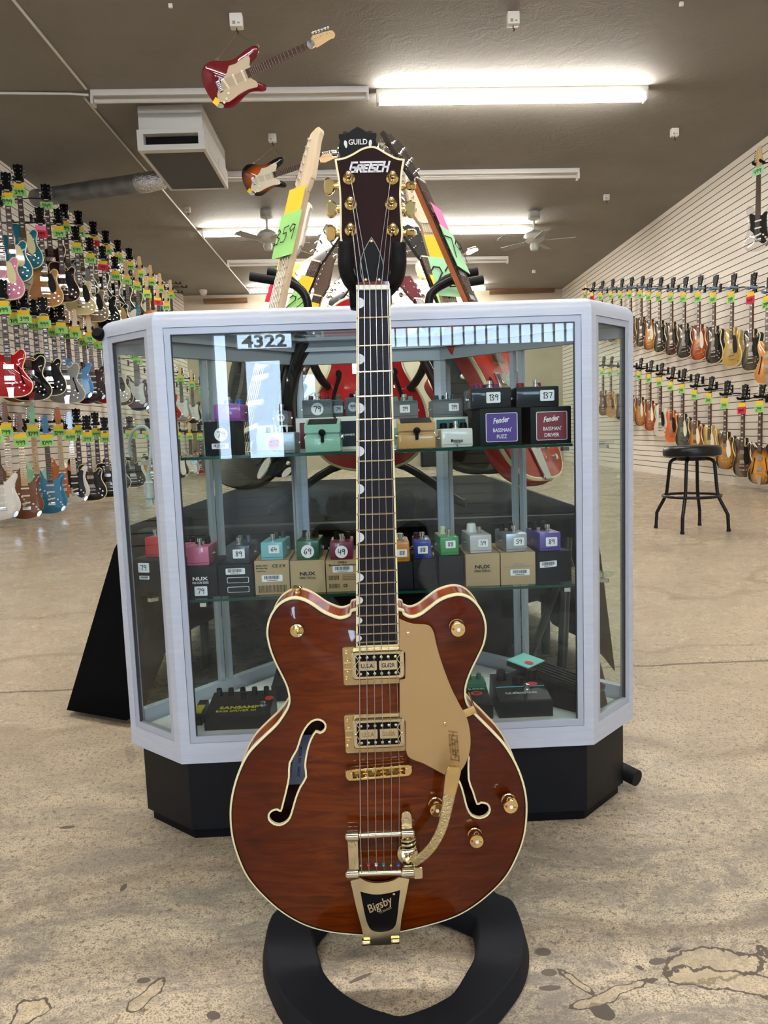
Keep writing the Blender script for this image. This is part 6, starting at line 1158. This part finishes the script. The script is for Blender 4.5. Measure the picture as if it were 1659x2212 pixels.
# ---- guitar carousel on the table
cs = thing('guitar_rack', 'black tubular guitar rack with rubber hooks standing on the draped table', 'rack', (0, 2.62, .54))
MB().tube([(0, 0, .0), (0, 0, .78)], .018, 16).build('pole', BLT, cs)
for k in range(3): a = k*math.tau/3-.6; MB().tube(smooth([(0, 0, .16), (.15*math.cos(a), .15*math.sin(a), .14), (.34*math.cos(a), .3*math.sin(a), .03), (.38*math.cos(a), .33*math.sin(a), .018)], 4, False), .014, 12).build('leg', BLT, cs)
for px, s_ in ((668, -1), (925, 1)):
    Y = 2.2; o_ = Vector((0, 2.62, .54)); pp = [(668, 760), (666, 668), (655, 632), (628, 612), (600, 604)] if s_ < 0 else [(925, 760), (926, 660), (935, 630), (962, 612), (985, 602)]
    q = [aY(x, y, Y)-o_ for x, y in pp]; arm = MB().tube(smooth([(0, 0, q[0].z-.12), (q[0].x*.7, q[0].y*.7, q[0].z-.1)]+[tuple(v) for v in q], 4, False), .0125, 12).build('hook_arm', BLT, cs)
    for dd in ([(612, 608), (580, 604), (540, 597)], [(655, 632), (628, 606), (598, 592), (578, 587)]) if s_ < 0 else ([(978, 604), (1005, 610), (1044, 604)], [(940, 625), (965, 603), (1000, 592), (1032, 586)]):
        i_ = 0 if dd[0][1] in (608, 604) else 1; qq = [tuple(aY(x, y, Y-.03+.07*i_)-o_) for x, y in dd]; MB().tube(smooth(qq, 4, False), .0125, 12).build('rubber_prong', RUB, cs)
for k, (z, a) in enumerate(((.2, -.5), (.24, -1.2), (.22, -1.9), (.2, -2.6))): MB().tube([(0, 0, z), (.2*math.cos(a), .2*math.sin(a), z+.02), (.3*math.cos(a), .3*math.sin(a), z)], .011, 10).build('support_arm', BLT, cs)
# ---- red archtop on the front of the rack
g = make('arch', 'b8141c', guard='0c0c0e', head='0c0c0e'); g.location = aY(800, 1018, 2.30); g.scale = (1.0, 1.0, 1.0); g.rotation_euler = (-.03, .0, 0); tag(g, 'glossy red archtop guitar with cream binding behind the display case, black headstock above it', 'guitar', 'guitars on the rack')
PG = [c for c in kids(g) if c.name.startswith('pickguard')][0]
text('GUILD', 'lettering', IVORY, PG, T(.062, -.0125, .3) @ RY(-math.pi/2+.1), h=.013, w=.06, bold=.01); strokes([[(-.012, .016), (0, .002), (.012, .016)], [(0, .002), (0, -.008)]], .0025, T(.045, -.0115, .31) @ RY(-1.3)).build('emblem', IVORY, PG, smooth=False)
HD = [c for c in kids(g) if c.name.startswith('headstock')][0]
Lz = 1.03; MB().plate(smooth([(-.052, 0), (-.054, .05), (-.056, .07), (-.03, .072), (0, .09), (.03, .072), (.056, .07), (.054, .05), (.052, 0)], 2), -.006, .008, .001, T(0, .0, Lz-.09)).build('headstock_crown', BLK, g)
text('GUILD', 'lettering', PEARL, g, T(0, -.0075, Lz-.045), h=.016, w=.056, bold=.02)
for s_ in (-1, 1): MB().plate(smooth([(s_*.036, 0), (s_*.042, .012), (s_*.04, .022), (s_*.034, .02), (s_*.032, .008)], 2), -.0072, -.006, 0, T(0, 0, Lz-.062)).build('headstock_inlay', PEARL, g); MB().lathe([(.004, 0), (.005, .012), (.009, .014), (.009, .028), (0, .03)], 12, T(s_*.05, .006, Lz-.07) @ RY(s_*math.pi/2)).build('tuning_machine', CHROME, g)
def rack(kind, head, neckp, Yh, Yn, fx, fy, c, lb, code=None, num=None, guard='0c0c0e', hd=None, nk=None, fing=None, tz=.70, tg=.0, tw=.07):
    Hp, Np = aY(*head, Yh), aY(*neckp, Yn); d = (Np-Hp).normalized(); L = PROTO[kind]['_L'] if kind in PROTO else {'lp': 1.0, 'strat': 1.0, 'semi': 1.06}[kind]
    B = Hp+d*L; t = make(kind, c, guard, hd, nk, fing); t.matrix_world = orient(B, Hp, Vector((fx, fy, 0)).normalized(), L); tag(t, lb, 'guitar', 'guitars on the rack')
    if code: price_tag(t, tz, code, num, w=tw, h=tw*1.5, x=tg)
    return t
rack('strat', (686, 284), (603, 655), 2.12, 2.0, -.75, -.66, '0c0c0e', 'black guitar with pale maple neck and green 359 price card leaning on the rack, left', 'yg', '359', hd=PALEM, nk=PALEM, fing=PALEM, tz=.82, tw=.085)
rack('strat', (663, 442), (600, 655), 2.65, 2.6, -.6, -.8, '0c0c0e', 'guitar with black tuners on a pale headstock, tall red price card, behind the maple neck', 'yr', '9', hd='d9d4c6', tz=.8)
rack('lp', (722, 480), (650, 655), 2.95, 2.9, -.5, -.85, '0c0c0e', 'black guitar with slim black headstock left of the big headstock, yellow and green cards', 'yg', '22', hd='0c0c0e', nk=BLK, tz=.76)
rack('strat', (716, 549), (683, 660), 3.3, 3.3, -.5, -.85, '3a1420', 'guitar with dark brown headstock and yellow card just left of the big headstock', 'yg', '7', hd='4a3426', tz=.78)
rack('lp', (748, 595), (728, 640), 3.8, 3.8, -.5, -.85, '0c0c0e', 'black guitar with the farthest headstock, half hidden behind the foam yoke on the left', None, hd='0c0c0e', nk=BLK)
rack('semi', (852, 284), (1012, 650), 2.15, 2.0, .82, -.57, 'b8261c', 'guitar with orange brown neck and pink price card, right of the big headstock', 'pm', '79', hd='1a0d0a', nk=wood('orange_neck', '#9a4a18', '#b0602a', (20, 20, 2), .3, .8), tz=.80, tw=.085)
rack('strat', (886, 378), (968, 655), 2.45, 2.3, .45, -.9, '0c0c0e', 'guitar with pale headstock and mint 22 price card right of the big headstock', 'ym', '22', hd=PALEM, nk=PALEM, fing=PALEM, tz=.76, tw=.09)
rack('lp', (885, 480), (952, 650), 2.75, 2.6, .5, -.85, '1b1b1d' if False else '0c0c0e', 'black guitar with black headstock and yellow card, second from the big headstock on the right', 'yg', '5', hd='0c0c0e', nk=BLK, tz=.74)
rack('lp', (870, 588), (906, 660), 3.3, 3.2, .5, -.85, 'a8101a', 'guitar with dark red headstock peeking beside the foam yoke on the right', 'yg', '8', hd='5b1422', nk=WINE, tz=.76)
# stand foot poking out at the right of the plinth, and another stand behind
ft = aZ(1366, 1676, .03); st2 = thing('floor_stand', 'black tubular stand whose capped foot pokes out right of the plinth', 'stand', (.62, 2.0, 0))
q = Vector((.62, 2.0, 0)); MB().tube([tuple(ft-q), (ft.x-.12-q.x, ft.y+.16-q.y, .05), (-.1, -.05, .5)], .013, 14).build('leg', BLT, st2); d_ = (ft-Vector((ft.x-.12, ft.y+.16, .05))).normalized(); MB().tube([tuple(ft-q-d_*.03), tuple(ft-q+d_*.012)], .018, 18).build('foot_cap', RUB, st2)
MB().tube([(-.1, -.05, .45), (.05, .12, .02)], .011, 10).build('leg', BLT, st2); MB().tube([(-.1, -.05, .45), (-.2, .14, .02)], .011, 10).build('leg', BLT, st2)
for k in [k for k in PROTO if not k.endswith('_src')]:       # the pattern guitars are not part of the shop
    def kill(o):
        for ch in kids(o): kill(ch)
        bpy.data.objects.remove(o)
    kill(PROTO[k])
for o in bpy.data.objects:
    if '_L' in o.keys(): del o['_L']
